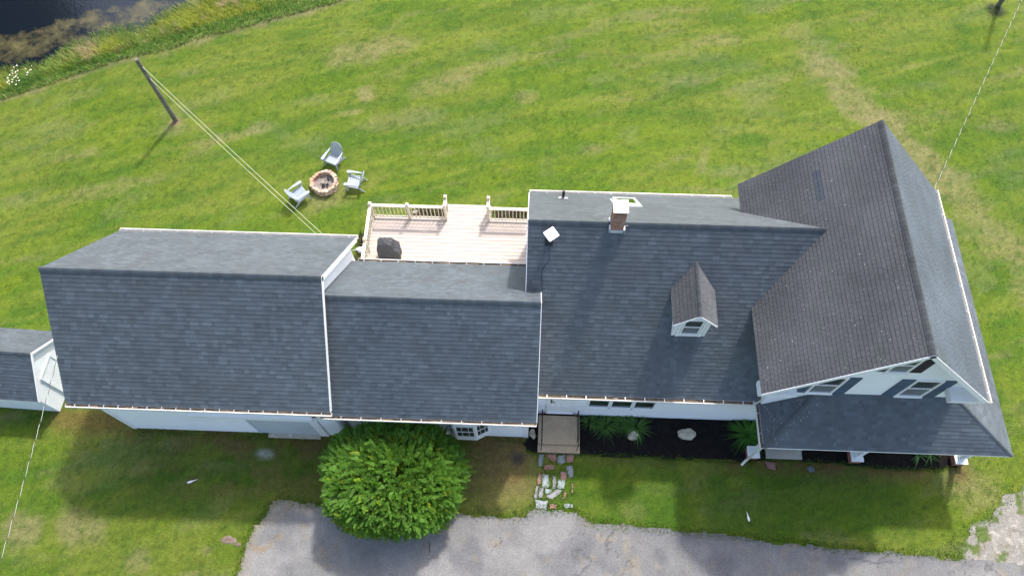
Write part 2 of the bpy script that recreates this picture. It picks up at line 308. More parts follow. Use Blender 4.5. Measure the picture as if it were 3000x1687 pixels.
    mx(dk, sstep(-16, -14, x) * (1 - sstep(-8, -6.5, x)) * sstep(3.6, 4.1, y) * (1 - sstep(5.4, 6.3, y)) * sstep(.35, .6, vnoise(x, y, .8, 36, 4)) * .55)  # shade of the barn wing painted into the lawn colour
    # brown thatch near walls
    br = g([.115, .062, .028])
    for x0, x1, y0, y1, st in [(-12.2, -7.3, 6.2, 7.1, .85), (-1.9, .1, 5.4, 7.3, .85), (-17.8, -14.6, 6.7, 7.6, .6), (7.6, 11.6, 6.15, 6.75, .8), (11.5, 16.2, 6.1, 6.7, .7), (1.9, 8, 6.3, 6.7, .35), (-14.9, -12.5, 6.3, 7.1, .4)]:
        f = sstep(x0 - .4, x0 + .3, x) * (1 - sstep(x1 - .3, x1 + .4, x)) * sstep(y0 - .35, y0 + .35, y) * (1 - sstep(y1 - .2, y1 + .3, y)); mx(br * (.8 + .5 * nf[:, None]), f * st * sstep(.25, .6, n))
    mx(g([.15, .12, .045]), (1 - sstep(.4, 1.6, np.hypot((x + .8) / 1.4, (y - 5.9) / 1.3) + (n - .5))) * .7)
    mx(g([.12, .10, .03]), sstep(.45, .62, n) * sstep(-14.5, -12, x) * (1 - sstep(-7.5, -6.5, x)) * sstep(4.2, 5, y) * (1 - sstep(6.6, 7, y)) * .6)
    # bare soil spot beside the steps and the pole
    mx(g([.055, .045, .038]), (1 - sstep(.35, 1, np.hypot((x + .15) / .42, (y - 6.35) / .34) + (n - .5) * .6)) * .9)
    mx(g([.22, .15, .09]), (1 - sstep(.3, 1, np.hypot((x + 16.4) / .4, (y - 21.2) / .3) + (n - .5) * .5)) * .7)
    mx(g([.42, .44, .40]), (1 - sstep(.2, 1, np.hypot((x + 9.5 + (y - 6.2) * .5) / .45, (y - 6.15) / .22) + (n - .5) * 1.2)) * .6)
    mx(g([.20, .16, .10]), (1 - sstep(0, .5, side_of(x, y, BANK) * 0 + distpoly(x, y, BANK) + (n - .5) * .8)) * .5)
    mx(g([.10, .14, .03]), sstep(0, .4, sb))
    z = z - .10 * inside(x, y, GRAVEL) * 0
    me = bpy.data.meshes.new('ground'); nx, ny = len(xs), len(ys); i = np.arange(nx * ny).reshape(ny, nx)
    F = np.stack([i[:-1, :-1], i[:-1, 1:], i[1:, 1:], i[1:, :-1]], -1).reshape(-1, 4)
    me.vertices.add(len(x)); me.vertices.foreach_set('co', np.stack([x, y, z], -1).astype(np.float32).ravel())
    me.loops.add(F.size); me.loops.foreach_set('vertex_index', F.ravel().astype(np.int32)); me.polygons.add(len(F))
    me.polygons.foreach_set('loop_start', (np.arange(len(F)) * 4).astype(np.int32)); me.polygons.foreach_set('loop_total', np.full(len(F), 4, np.int32))
    me.update(); me.validate(); at = me.color_attributes.new('Col', 'FLOAT_COLOR', 'POINT'); at.data.foreach_set('color', np.concatenate([c, np.ones((len(x), 1))], 1).astype(np.float32).ravel())
    me.polygons.foreach_set('use_smooth', [True] * len(F)); me.materials.append(M['lawn'])
    o = bpy.data.objects.new('ground', me); C.objects.link(o); tag(o, 'mown green lawn with dry straw-coloured patches around the farmhouse', 'lawn', kind='structure')
build_ground()

def sheet(name, poly, z, matn, step=.12, colf=None, bump=0, seed=3, bounds=None, label=None, cat=None):
    """a flat sheet cut to a polygon, meshed on a grid so it can carry colour; edge cells are clipped by membership at fine step"""
    px = [p[0] for p in poly]; py = [p[1] for p in poly]; x0, x1, y0, y1 = bounds or (min(px), max(px), min(py), max(py))
    xs = np.arange(x0, x1 + step, step); ys = np.arange(y0, y1 + step, step); X, Y = np.meshgrid(xs, ys)
    cx = (X[:-1, :-1] + step / 2); cy = (Y[:-1, :-1] + step / 2); ins = inside(cx.ravel(), cy.ravel(), poly)
    nx = len(xs); i = np.arange(X.size).reshape(X.shape); F = np.stack([i[:-1, :-1], i[:-1, 1:], i[1:, 1:], i[1:, :-1]], -1).reshape(-1, 4)[ins]
    us, inv = np.unique(F, return_inverse=True); F = inv.reshape(F.shape); x = X.ravel()[us]; y = Y.ravel()[us]
    zz = np.full(x.shape, z) + (vnoise(x, y, 6, seed, 3) - .5) * bump; col = colf(x, y) if colf else np.ones((len(x), 3))
    me = bpy.data.meshes.new(name); me.from_pydata(np.stack([x, y, zz], -1).tolist(), [], F.tolist())
    at = me.color_attributes.new('Col', 'FLOAT_COLOR', 'POINT'); at.data.foreach_set('color', np.concatenate([col, np.ones((len(x), 1))], 1).astype(np.float32).ravel())
    me.polygons.foreach_set('use_smooth', [True] * len(F)); me.materials.append(M[matn]); me.update()
    o = bpy.data.objects.new(name, me); C.objects.link(o); tag(o, label, cat, kind='structure'); return o
def drive_col(x, y):
    c = np.tile([.150, .149, .147], (len(x), 1)); n = vnoise(x, y, .6, 21, 5); n2 = vnoise(x, y, 2.2, 22, 5)
    def mx(col, f): nonlocal c; f = np.clip(f, 0, 1)[:, None]; c = c * (1 - f) + np.array(col) * f
    mx([.195, .192, .187], sstep(.42, .66, n) * .9); mx([.092, .094, .104], sstep(.55, .75, vnoise(x, y, .8, 23, 5)) * .6)
    d = distpoly(x, y, DRIVE); mx([.12, .12, .13], (1 - sstep(.1, .6, d + (n2 - .5) * .4)) * .55 * (x > 4)); mx([.22, .20, .155], (1 - sstep(.05, .5, d + (n2 - .5) * .5)) * .6 * (x < -7))
    mx([.20, .145, .08], sstep(.60, .72, n2) * (1 - sstep(-8.9, -7.6, x)) * .8)
    mx([.20, .165, .11], sstep(.66, .76, n2) * .3); mx([.075, .075, .085], (1 - sstep(0, .06, np.abs(y - 3.25 + .04 * (x - 12) - .05 * np.sin(x * 5)) )) * sstep(11.2, 11.6, x) * (1 - sstep(12.9, 13.2, x)) * .9)
    mx([.24, .20, .145], sstep(.58, .72, vnoise(x, y, 3.1, 46, 4)) * sstep(.5, .62, vnoise(x, y, .5, 47, 2)) * .4)
    cr = np.abs(vnoise(x, y, .9, 44, 3) - .5); mx([.06, .06, .06], (1 - sstep(0, .011, cr)) * sstep(.55, .6, vnoise(x, y, .3, 45, 2)) * .7)
    return c
sheet('driveway', ragged(DRIVE_POLY, .07, 4, 4), .012, 'asphalt', .06, drive_col, 0, bounds=(-11, 24, -1.2, 4.8), label='speckled grey asphalt driveway along the foot of the picture', cat='driveway')
def gravel_col(x, y):
    c = np.tile([.20, .19, .17], (len(x), 1)); d = distpoly(x, y, GRAVEL[:11]); n = vnoise(x, y, 3.2, 81, 5); n2 = vnoise(x, y, 9, 82, 3)
    def mx(col, f): nonlocal c; f = np.clip(f, 0, 1)[:, None]; c = c * (1 - f) + np.array(col) * f
    mx([.155, .130, .095], sstep(.5, .65, n) * (1 - sstep(.4, 1.6, d))); mx([.30, .28, .25], sstep(.62, .72, n2) * .8); mx([.06, .10, .012], sstep(.56, .68, n + .20 * (1 - sstep(0, .7, d)) - .06) * .85); return c
sheet('gravel_path', ragged(GRAVEL, .22, 4, 9), .008, 'gravel', .05, gravel_col, .0, bounds=(14.5, 30, 2.6, 11), label='pale gravel drive at the lower right corner', cat='gravel')
sheet('mulch_bed', ragged(MULCH, .04, 3, 5), .035, 'mulch', .07, None, .03, label='black mulch bed in front of the house and under the porch', cat='flower bed')
def water_col(x, y):
    d = distpoly(x, y, WATER); r = .62 * sstep(-.3, .6, d) * (1 - sstep(1.6, 3.0, d + (x + 22) * .08)) ; return np.stack([r, r * 0, r * 0], -1)
wp = [(p[0], p[1] - .5) for p in WATER] + [(60, 80), (-70, 80)]
sheet('pond', wp, -.5, 'water', .25, water_col, 0, bounds=(-60, 10, 9, 60), label='dark pond with yellow brown algae along its shore', cat='pond')

# ------------------------------------------------------------------ roofs
def laminated(r): return r.choice([.82, .90, .96, 1, 1, 1.05, 1.12, 1.24]) * r.uniform(.96, 1.04)
def slope_tabs(mb, O, U, V, lu, lv, e=.143, w0=.12, w1=.34, shade=laminated, tint=(1, 1, 1), lo=None, hi=None, mi=0, seed=0, gap=.0, th=.0115, cf=None, tf=.3):
    r = random.Random(seed); O, U, V = Vector(O), Vector(U).normalized(), Vector(V).normalized(); Nn = U.cross(V)
    if Nn.z < 0: Nn = -Nn
    nrow = int(math.ceil(lv / e))
    for i in range(nrow):
        v0 = i * e; v1 = min(lv, v0 + e); a0 = lo(v0) if lo else 0; a1 = lo(v1) if lo else 0; b0 = hi(v0) if hi else lu; b1 = hi(v1) if hi else lu
        u = min(a0, a1) - r.uniform(0, w1); umax = max(b0, b1)
        while u < umax:
            wd = r.uniform(w0, w1) if w1 > w0 else w0; ue = u + wd
            p = [max(min(q, B), A) for q, A, B in ((u + gap / 2, a0, b0), (ue - gap / 2, a0, b0), (ue - gap / 2, a1, b1), (u + gap / 2, a1, b1))]
            u = ue
            if p[1] - p[0] < .004 and p[2] - p[3] < .004: continue
            s_ = shade(r); t = th * r.uniform(.9, 1.1); col = tuple(s_ * q for q in tint)
            if cf: col = tuple(k * q for k, q in zip(cf((p[0] + p[1]) / 2, v0), col))
            A = O + U * p[0] + V * v0 + Nn * t; B = O + U * p[1] + V * v0 + Nn * t; Cc = O + U * p[2] + V * v1 + Nn * (th * tf); D = O + U * p[3] + V * v1 + Nn * (th * tf)
            f = (A, B, Cc, D) if U.cross(V).z > 0 else (D, Cc, B, A)
            mb.face(f, col, mi); mb.face((A, B, B - Nn * t, A - Nn * t) if U.cross(V).z < 0 else (A - Nn * t, B - Nn * t, B, A), col, mi)
def ridge_cap(name, P0, P1, dirL, dirR, parent, matn='shingle', hw=.15, lift=.028, seed=1, tint=(1, 1, 1), step=.143):
    """overlapping bent cap shingles; dirL/dirR point down each slope"""
    mb = MB(); r = random.Random(seed); P0, P1, dl, dr = Vector(P0), Vector(P1), Vector(dirL).normalized(), Vector(dirR).normalized(); A = (P1 - P0); L_ = A.length; A.normalize(); up = Vector((0, 0, 1)) if abs(A.z) < .3 else (dl + dr).normalized() * -1
    n = int(L_ / step)
    for i in range(n + 1):
        a = P0 + A * (i * step); b = P0 + A * min(L_, (i + 1) * step + .01)
        if (b - a).length < .02: continue
        s_ = r.choice([.82, .92, 1, 1.06]) * r.uniform(.96, 1.04) * .92; col = tuple(s_ * q for q in tint); k = up * .006
        prof = [dl * hw + up * (lift * .2), dl * hw + up * lift, dl * .07 + up * (lift + .018), up * (lift + .012), dr * .07 + up * (lift + .018), dr * hw + up * lift, dr * hw + up * (lift * .2)]
        for j in range(6): mb.face((a + prof[j] + k, b + prof[j], b + prof[j + 1], a + prof[j + 1] + k), col)
        mb.face([a + q + k for q in prof], col)
    return mb.build(name, matn, parent)

def gable_block(H, tg, axis, a0, a1, c, zr, h, ze, wall_in_a, wall_in_c, zb, matn, wallmat, shade, tint, w, gap, seed, walllabel, e=.143, trims=(1, 1), cf=None, capseed=3, th=.0115, cap_end=None, wall_left=None, th2=None, side_tint=None, low_from=None):
    """gabled block; axis 0: ridge along x, 1: ridge along y; a0..a1 rake to rake, c ridge line, h half run. returns roof object"""
    P = (lambda a, b, z: Vector((a, b, z))) if axis == 0 else (lambda a, b, z: Vector((b, a, z)))
    s = (zr - ze) / h; sl = math.hypot(h, zr - ze); mb = MB()
    for sd in (-1, 1):
        O = P(a0, c + sd * h, ze); U = P(1, 0, 0); V = P(0, -sd * h, zr - ze)
        slope_tabs(mb, O, U, V, a1 - a0, sl, e, w[0], w[1], shade, side_tint if (side_tint and sd > 0) else tint, seed=seed + sd, gap=gap, cf=cf if sd < 0 else None, th=th)
        Nn = P(0, sd * (zr - ze), h).normalized()     # outward normal
        # deck board underneath, white soffit
        Q = [P(a0 + .004, c + sd * (h - .004), ze), P(a1 - .004, c + sd * (h - .004), ze), P(a1 - .004, c, zr), P(a0 + .004, c, zr)]
        mb.face([q - Nn * .003 for q in Q] if (Q[1] - Q[0]).cross(Q[2] - Q[1]).z > 0 else [q - Nn * .003 for q in Q[::-1]], (.6, .6, .6), 0)
        mb.face([q - Nn * .04 for q in Q], (1, 1, 1), 1)
        mb.obox(P(a0 + .01, c + sd * h, ze - .003) - Nn * .04, P(a1 - a0 - .02, 0, 0), Nn * .036, P(0, -sd * .02, 0), (1, 1, 1), 1)   # eave fascia edge
    roof = mb.build('roof', [matn, 'trim'], H)
    # rake trims
    for k, aa in enumerate((a0, a1)):
        if not trims[k]: continue
        t = MB(); sg = 1 if k else -1
        for sd in (-1, 1):
            Nn = P(0, sd * (zr - ze), h).normalized(); V = P(0, -sd * h, zr - ze)
            t.obox(P(aa if k else aa - .022, c + sd * h, ze) - Nn * .15, P(.022, 0, 0), V, Nn * .156)
        t.build('rake_trim', 'trim', roof)
    ridge_cap('ridge_cap', P(a0, c, zr), P(cap_end if cap_end else a1, c, zr), P(0, -h, -(zr - ze)), P(0, h, -(zr - ze)), roof, matn, seed=capseed, tint=tint)
    # wall prism
    wa0, wa1 = a0 + wall_in_a[0], a1 - wall_in_a[1]; wl = c - h + wall_in_c; wr = c + h - wall_in_c; zt = ze + s * wall_in_c - .07
    wl = c - h + (wall_left or wall_in_c); zl = ze + s * (wall_left or wall_in_c) - .07
    wb = MB(); wb.prism([P(wa0, wl, zb), P(wa0, wl, zl), P(wa0, c, zr - .08), P(wa0, wr, zt), P(wa0, wr, zb)], P(wa1 - wa0, 0, 0))
    if low_from: wb.box(low_from, c + h - wall_in_c - .001, wa0 + .001, wa1 - .001, -.1, zb - .001)
    ww = wb.build('wall', wallmat, H); ww['label'] = walllabel
    return roof, ww

def gutter(parent, p0, p1, out, hang=.62, debris=True, gap0=.3, seed=0, wd=.125, hh=.1, hm='flash'):
    p0, p1, out = Vector(p0), Vector(p1), Vector(out).normalized(); A = p1 - p0; L_ = A.length; A.normalize(); up = Vector((0, 0, 1)); mb = MB()
    b = p0 - up * hh - up * .01
    mb.obox(b, A * L_, out * .006, up * hh); mb.obox(b + out * .006, A * L_, out * (wd - .02), up * .006)
    mb.obox(b + out * (wd - .014), A * L_, out * .014, up * (hh + .004)); mb.obox(b + out * (wd - .026) + up * (hh - .008), A * L_, out * .0125, up * .012)
    mb.obox(b + out * .006 + A * -.004, A * .006, out * (wd - .02), up * hh); mb.obox(b + out * .006 + A * (L_ - .002), A * .006, out * (wd - .02), up * hh)
    g = mb.build('gutter', 'gutter', parent)
    if debris:
        d = MB(); r = random.Random(seed); u = .02
        while u < L_ - .05:
            s_ = r.uniform(.12, .4); zz = r.uniform(.25, .7) * hh
            d.obox(b + out * .008 + A * u + up * .007, A * min(s_, L_ - u - .02), out * (wd - .026), up * zz); u += s_ + .002
        d.build('gutter_debris', 'debris', g)
    u = gap0
    while u < L_ - .05:
        h_ = MB(); h_.obox(b + A * u + out * .004 + up * (hh + .002), A * (.028 if hm == 'gutter' else .016), out * (wd - .01), up * .008); h_.build('gutter_hanger', hm, g); u += hang
    return g

H = empty('farmhouse', (0, 7.3, 0), label='long white farmhouse of joined gabled wings with dark shingle roofs and a corner porch', cat='house')
HI = Matrix.Translation((0, -7.3, 0))
HO = bpy.data.objects.new('farmhouse_tmp', None)
# everything below is modelled in world coordinates, so undo the empty's offset on its children at the end
AX0, AX1, AC, AZR, AH, AZE = -14.76, -6.19, 9.835, 7.43, 3.21, 4.185
BX0, BX1, BC, BZR, BH, BZE = -6.42, .43, 9.575, 6.65, 2.868, 3.54
CX0, CX1, CC, CZR, CH, CZE = -.042, 9.05, 11.892, 7.638, 4.0385, 3.052
DY0, DY1, DC, DZR, DH, DZE = 7.25, 14.824, 10.562, 9.218, 3.3864, 5.607
rA, wA = gable_block(H, 0, 0, AX0, AX1, AC, AZR, AH, AZE, (.2, .2), .34, -.1, 'shingle', 'siding', laminated, (1, 1, 1), (.09, .28), 0, 10, 'tall white barn wing wall at the left end', trims=(0, 1))
rB, wB = gable_block(H, 0, 0, BX0, BX1, BC, BZR, BH, BZE, (.1, .24), .44, -.1, 'shingle', 'siding', laminated, (.97, .99, 1.02), (.09, .28), 0, 20, 'white wall of the lower middle wing', trims=(0, 1))
rC, wC = gable_block(H, 0, 0, CX0, CX1, CC, CZR, CH, CZE, (.2, 0), .22, -.1, 'shingle', 'siding', laminated, (1.0, .985, .98), (.09, .28), 0, 30, 'white wall of the wing with the entry door', trims=(1, 0))
def d_cf(u, v):
    # replaced dark bluish shingles: u along y from the front, v up the slope
    if 5.75 < u < 6.75 and 2.55 < v < 2.85: return (.62, .72, .92)
    n = math.sin(u * 1.3 + v * .7) * math.sin(v * 1.9 - u * .4 + 1); k = 1 + .10 * n
    return (k * 1.02, k, k * (.99 if n > 0 else 1.01))
rD, wD = gable_block(H, 0, 1, DY0, DY1, DC, DZR, DH, DZE, (.53, .2), .16, 3.0, 'slate', 'siding', lambda r: r.uniform(.93, 1.07), (1, 1, 1), (.13, .19), .007, 40, 'white two storey gable wall above the porch', e=.125, cf=d_cf, trims=(1, 0), th=.017, wall_left=.80, low_from=9.04, side_tint=(1.16, 1.38, 1.55))  # side_tint paints the sunlit right slope lighter and bluer
for o, l in ((rA, 'blue grey shingle roof of the barn wing'), (rB, 'blue grey shingle roof of the lower middle wing'), (rC, 'grey shingle roof carrying chimney and dormer'), (rD, 'steep dark weathered roof of the cross gable')): o['label'] = l
# lichen specks on the cross gable and bird droppings
lb = MB(); r = random.Random(5); sD = (DZR - DZE) / DH; nD = Vector((-sD, 0, 1)).normalized(); VD = Vector((1, 0, sD)).normalized()
for i in range(95):
    yy = DY0 + r.random() ** 1.6 * 7.4; xx = DC - DH + r.random() * 3.3
    z = DZE + sD * (xx - DC + DH)
    if xx < DC - (DZR - CZR) / sD and z < CZR - abs(yy - CC) * 1.1356 + .1: continue
    p = Vector((xx, yy, z)) + nD * .018; s_ = r.uniform(.005, .014); a = r.uniform(0, 3)
    pts = [p + (Vector((0, 1, 0)) * math.cos(a + k * 1.047) + VD * math.sin(a + k * 1.047)) * s_ * r.uniform(.7, 1.3) for k in range(6)]
    lb.face(pts[::-1] if (pts[1] - pts[0]).cross(pts[2] - pts[1]).dot(nD) < 0 else pts, (.5, .52, .46))
lo_ = lb.build('lichen_speck', 'flag', rD); lo_['kind'] = 'stuff'

gutter(H, (AX0, AC - AH, AZE), (AX1 + .05, AC - AH, AZE), (0, -1, 0), .47, seed=1)
gutter(H, (AX1 + .05, AC + AH, AZE), (AX0, AC + AH, AZE), (0, 1, 0), .62, False, seed=2)
gutter(H, (-6.95, BC - BH, BZE), (BX1, BC - BH, BZE), (0, -1, 0), .66, seed=3)
gutter(H, (CX0 - .02, BC + BH, BZE), (BX0 + .25, BC + BH, BZE), (0, 1, 0), .62, seed=4)
gutter(H, (CX0 + .5, CC - CH, CZE), (7.72, CC - CH, CZE), (0, -1, 0), .66, seed=5, wd=.15, hm='gutter')
gutter(H, (7.75, CC + CH, CZE), (CX0, CC + CH, CZE), (0, 1, 0), .62, False, seed=6)
gutter(H, (DC + DH, DY0 - .02, DZE), (DC + DH, DY1, DZE), (1, 0, 0), .9, False, seed=7)

# ---- porch roof: hipped skirt round the front and right side
PZ, PT = 2.9, 4.35; px0, px1, py0, py1 = 7.95, 16.05, 6.32, 15.3; hx0, hx1, hy = 9.36, 13.80, 7.78
pb = MB()
lf = math.hypot(hy - py0, PT - PZ); ax = (hx0 - px0) / lf; bx = (px1 - hx1) / lf
slope_tabs(pb, (px0, py0, PZ), (1, 0, 0), (0, hy - py0, PT - PZ), px1 - px0, lf, .143, .09, .28, laminated, (.95, .97, 1.0), lo=lambda v: ax * v, hi=lambda v: px1 - px0 - bx * v, seed=51)
lr = math.hypot(px1 - hx1, PT - PZ); ay = (hy - py0) / lr
slope_tabs(pb, (px1, py0, PZ), (0, 1, 0), (hx1 - px1, 0, PT - PZ), py1 - py0, lr, .143, .09, .28, laminated, (1, 1.01, 1.02), lo=lambda v: ay * v, seed=52)
ll = math.hypot(hx0 - px0, PT - PZ); al = (hy - py0) / ll
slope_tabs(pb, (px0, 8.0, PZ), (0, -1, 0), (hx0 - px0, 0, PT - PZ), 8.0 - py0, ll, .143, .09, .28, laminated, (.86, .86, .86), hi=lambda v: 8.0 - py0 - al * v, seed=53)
A, B, Cp, D_ = Vector((px0, py0, PZ)), Vector((px1, py0, PZ)), Vector((hx1, hy, PT)), Vector((hx0, hy, PT)); E_, F2 = Vector((px1, py1, PZ)), Vector((hx1, py1, PT)); G_ = Vector((px0, 8.0, PZ)); G2 = Vector((hx0, 8.0, PT))
dz = Vector((0, 0, -.006))
for q in ((A, B, Cp, D_), (B, E_, F2, Cp), (G_, A, D_, G2)): pb.face([p + dz for p in q], (.5, .5, .5), 0)
for q in ((A, B, Cp, D_), (B, E_, F2, Cp), (G_, A, D_, G2)): pb.face([p + Vector((0, 0, -.05)) for p in q], (1, 1, 1), 1)
pb.face([F2, E_, Vector((hx1, py1, PZ))], (1, 1, 1), 1)
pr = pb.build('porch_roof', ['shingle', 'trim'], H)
fb = MB(); fb.box(px0 + .01, px1 - .03, py0 + .012, py0 + .035, PZ - .16, PZ - .01); fb.box(px1 - .035, px1 - .012, py0 + .012, py1, PZ - .16, PZ - .01); fb.box(px0 + .012, px0 + .035, py0 + .036, 8, PZ - .16, PZ - .01)
fb.box(px0 + .04, px1 - .04, py0 + .04, 7.7, PZ - .16, PZ - .14)
fb.build('fascia', 'trim', pr)
ridge_cap('hip_cap', B, Cp, Vector((-1, 0, 0)) , Vector((0, 1, 0)), pr, 'shingle', .15, .016, 8)
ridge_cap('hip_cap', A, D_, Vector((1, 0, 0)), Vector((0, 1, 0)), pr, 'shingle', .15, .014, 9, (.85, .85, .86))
g = gutter(H, (px0, 7.95, PZ), (px0, py0 - .01, PZ), (-1, 0, 0), .7, True, .45, seed=8, wd=.13)
lb = MB(); r = random.Random(8)
for i in range(120):   # lichen on the shaded hip end
    u, v = r.random(), r.random(); yy = py0 + .1 + u * 1.5; vmax = min(1.3, (yy - py0) * .95); xx = px0 + .1 + v * (vmax + .35)
    z = PZ + (xx - px0) * (PT - PZ) / (hx0 - px0) if (xx - px0) < (yy - py0) else PZ + (yy - py0) * (PT - PZ) / (hy - py0)
    s_ = r.uniform(.005, .013); p = Vector((xx, yy, z + .018)); n_ = r.choice([5, 6])
    lb.face([p + Vector((math.cos(k * 6.283 / n_) * s_, math.sin(k * 6.283 / n_) * s_, (math.cos(k * 6.283 / n_) * s_ * 1.0 if (xx - px0) < (yy - py0) else math.sin(k * 6.283 / n_) * s_))) for k in range(n_)], (.42, .46, .40))
lo_ = lb.build('lichen_speck', 'flag', pr); lo_['kind'] = 'stuff'

# ---- cornice returns under the cross gable's rakes
for x0, x1, z in ((DC - DH + .03, 8.35, 5.36), (13.0, DC + DH - .02, 5.36)):
    t = MB(); t.box(x0, x1, 7.32, 7.775, z - .16, z); t.box(x0 + .02, x1 - .02, 7.36, 7.775, z - .3, z - .162); o = t.build('cornice_return', 'old_siding' if x0 < 9 else 'trim', H)
# rake soffit boards on the gable
# ---- windows and shutters
def window(parent, O, U, wd, hh, out, glass=('glass', 'screen'), fr=.06, sill=True, rail=True, muntin=0, clip=None):
    """O bottom-left of the outer frame; U along; out outward normal"""
    O, U, out = Vector(O), Vector(U).normalized(), Vector(out).normalized(); up = Vector((0, 0, 1))
    f = MB(); d = out * .045; b = O + out * .003
    f.obox(b, U * fr, up * hh, d); f.obox(b + U * (wd - fr), U * fr, up * hh, d); f.obox(b + U * fr, U * (wd - 2 * fr), up * fr, d); f.obox(b + U * fr + up * (hh - fr), U * (wd - 2 * fr), up * fr, d)
    win = f.build('window', 'trim', parent)
    if rail:
        s_ = MB(); s_.obox(b + U * fr + up * (hh * .5 - .025), U * (wd - 2 * fr), up * .05, out * .03); s_.build('sash', 'trim', win)
    for k, (z0, z1) in enumerate(((fr, hh * .5 - .025), (hh * .5 + .025, hh - fr)) if rail else ((fr, hh - fr),)):
        p = MB(); p.obox(b + U * fr + up * z0 + out * .002, U * (wd - 2 * fr), up * (z1 - z0), out * .008); p.build('pane', glass[1] if (k == 0 and rail) else glass[0], win)
        if muntin:
            mm = MB()
            for j in range(1, muntin + 1): mm.obox(b + U * (fr + (wd - 2 * fr) * j / (muntin + 1) - .009) + up * z0 + out * .0101, U * .018, up * (z1 - z0), out * .01)
            for j in (1, 2): mm.obox(b + U * fr + up * (z0 + (z1 - z0) * j / 3 - .009) + out * .0104, U * (wd - 2 * fr), up * .018, out * .01)
            mm.build('muntin', 'trim', win)
    if sill:
        s_ = MB(); s_.obox(b - U * .03 - up * .04, U * (wd + .06), up * .038, out * .075); s_.build('sill', 'trim', win)
    return win
gy = 7.78
def shutter(x0, x1, z0, z1, matn='shutter', clipz=None):
    t = MB(); y = gy - .003
    pts = [(x0, y, z0), (x1, y, z0), (x1, y, z1), (x0, y, z1)] if not clipz else clipz
    t.prism(pts, (0, -.03, 0))
    if matn == 'shutter': t.box(x0 + .01, x1 - .01, y - .036, y - .0305, (z0 + z1) / 2 - .012, (z0 + z1) / 2 + .012)
    return t.build('shutter', matn, H)
F = (0, -1, 0)
window(H, (8.95, gy, 4.42), (1, 0, 0), .84, 1.49, F); shutter(8.56, 8.92, 4.42, 5.9); shutter(9.82, 10.18, 4.42, 5.9)
window(H, (11.80, gy, 4.40), (1, 0, 0), .84, 1.49, F); shutter(11.38, 11.77, 4.40, 5.9); shutter(12.68, 13.04, 4.40, 5.9)
window(H, (10.55, gy, 6.50), (1, 0, 0), .66, 1.18, F)
shutter(10.18, 10.52, 6.55, 7.6, 'shutter_dark', [(10.15, gy - .003, 6.55), (10.52, gy - .003, 6.55), (10.52, gy - .003, 7.5), (10.15, gy - .003, 7.2)])
shutter(11.24, 11.6, 6.54, 7.6, 'shutter_dark', [(11.24, gy - .003, 6.54), (11.60, gy - .003, 6.54), (11.60, gy - .003, 7.44), (11.44, gy - .003, 7.6), (11.24, gy - .003, 7.6)])
cw = CC - CH + .22   # wall plane of the entry wing
window(H, (2.28, cw, 1.12), (1, 0, 0), .80, 1.0, F, rail=False); window(H, (3.09, cw, 1.12), (1, 0, 0), .80, 1.0, F, rail=False); window(H, (3.90, cw, 1.12), (1, 0, 0), .80, 1.0, F, rail=False)
# second floor / rear windows that a step aside would show
window(H, (-4.9, 12.0, 1.2), (-1, 0, 0), .9, 1.2, (0, 1, 0))
# door
t = MB(); t.obox((.83, cw, .36), (.09, 0, 0), (0, -.05, 0), (0, 0, 2.12)); t.obox((1.74, cw, .36), (.09, 0, 0), (0, -.05, 0), (0, 0, 2.12)); t.obox((.83, cw, 2.48), (1.0, 0, 0), (0, -.055, 0), (0, 0, .1)); t.obox((.83, cw, .30), (1.0, 0, 0), (0, -.09, 0), (0, 0, .058))
t.obox((.92, cw - .004, .36), (.82, 0, 0), (0, -.025, 0), (0, 0, 2.12))
for z0, z1 in ((.5, 1.2), (1.35, 2.35)):
    for x0 in (1.0, 1.36): t.obox((x0, cw - .0292, z0), (.28, 0, 0), (0, -.012, 0), (0, 0, z1 - z0))
door = t.build('door', 'trim', H, bevel=.004); t = MB(); t.box(.96, 1.0, cw - .075, cw - .03, 1.55, 1.85); t.tube([(.98, cw - .08, 1.7), (1.12, cw - .09, 1.69)], .014, 6); t.build('handle', 'iron', door)
t = MB(); t.box(1.27, 1.45, cw - .052, cw - .045, 1.92, 2.03); t.build('number_plate', 'iron', door)
# foundation sill under entry wing
t = MB(); t.box(.15, 7.8, cw - .02, cw - .002, -.1, .17); t.build('foundation', 'old_siding', H)
# ---- barn front: boarded door, header, pilaster, stone sill
aw = AC - AH + .34
t = MB(); t.box(-9.78, -7.5, aw - .03, aw - .003, .12, 2.0); t.box(-9.78, -9.70, aw - .045, aw - .031, .12, 2.0); bd = t.build('barn_door', 'barn_door', H)
t = MB(); t.box(-11.6, -7.3, aw - .10, aw - .003, 2.05, 2.3); t.build('door_header', 'trim', H)
t = MB(); t.box(-7.5, -7.2, aw - .06, aw - .003, -.05, 2.05); t.build('pilaster', 'trim', H)
t = MB(); t.box(-14.58, -14.46, aw - .03, aw - .003, -.05, 3.9); t.build('corner_board', 'trim', H)
t = MB(); t.box(-6.51, -6.39, aw - .03, aw - .003, -.05, 3.9); t.build('corner_board', 'barn_door', H)
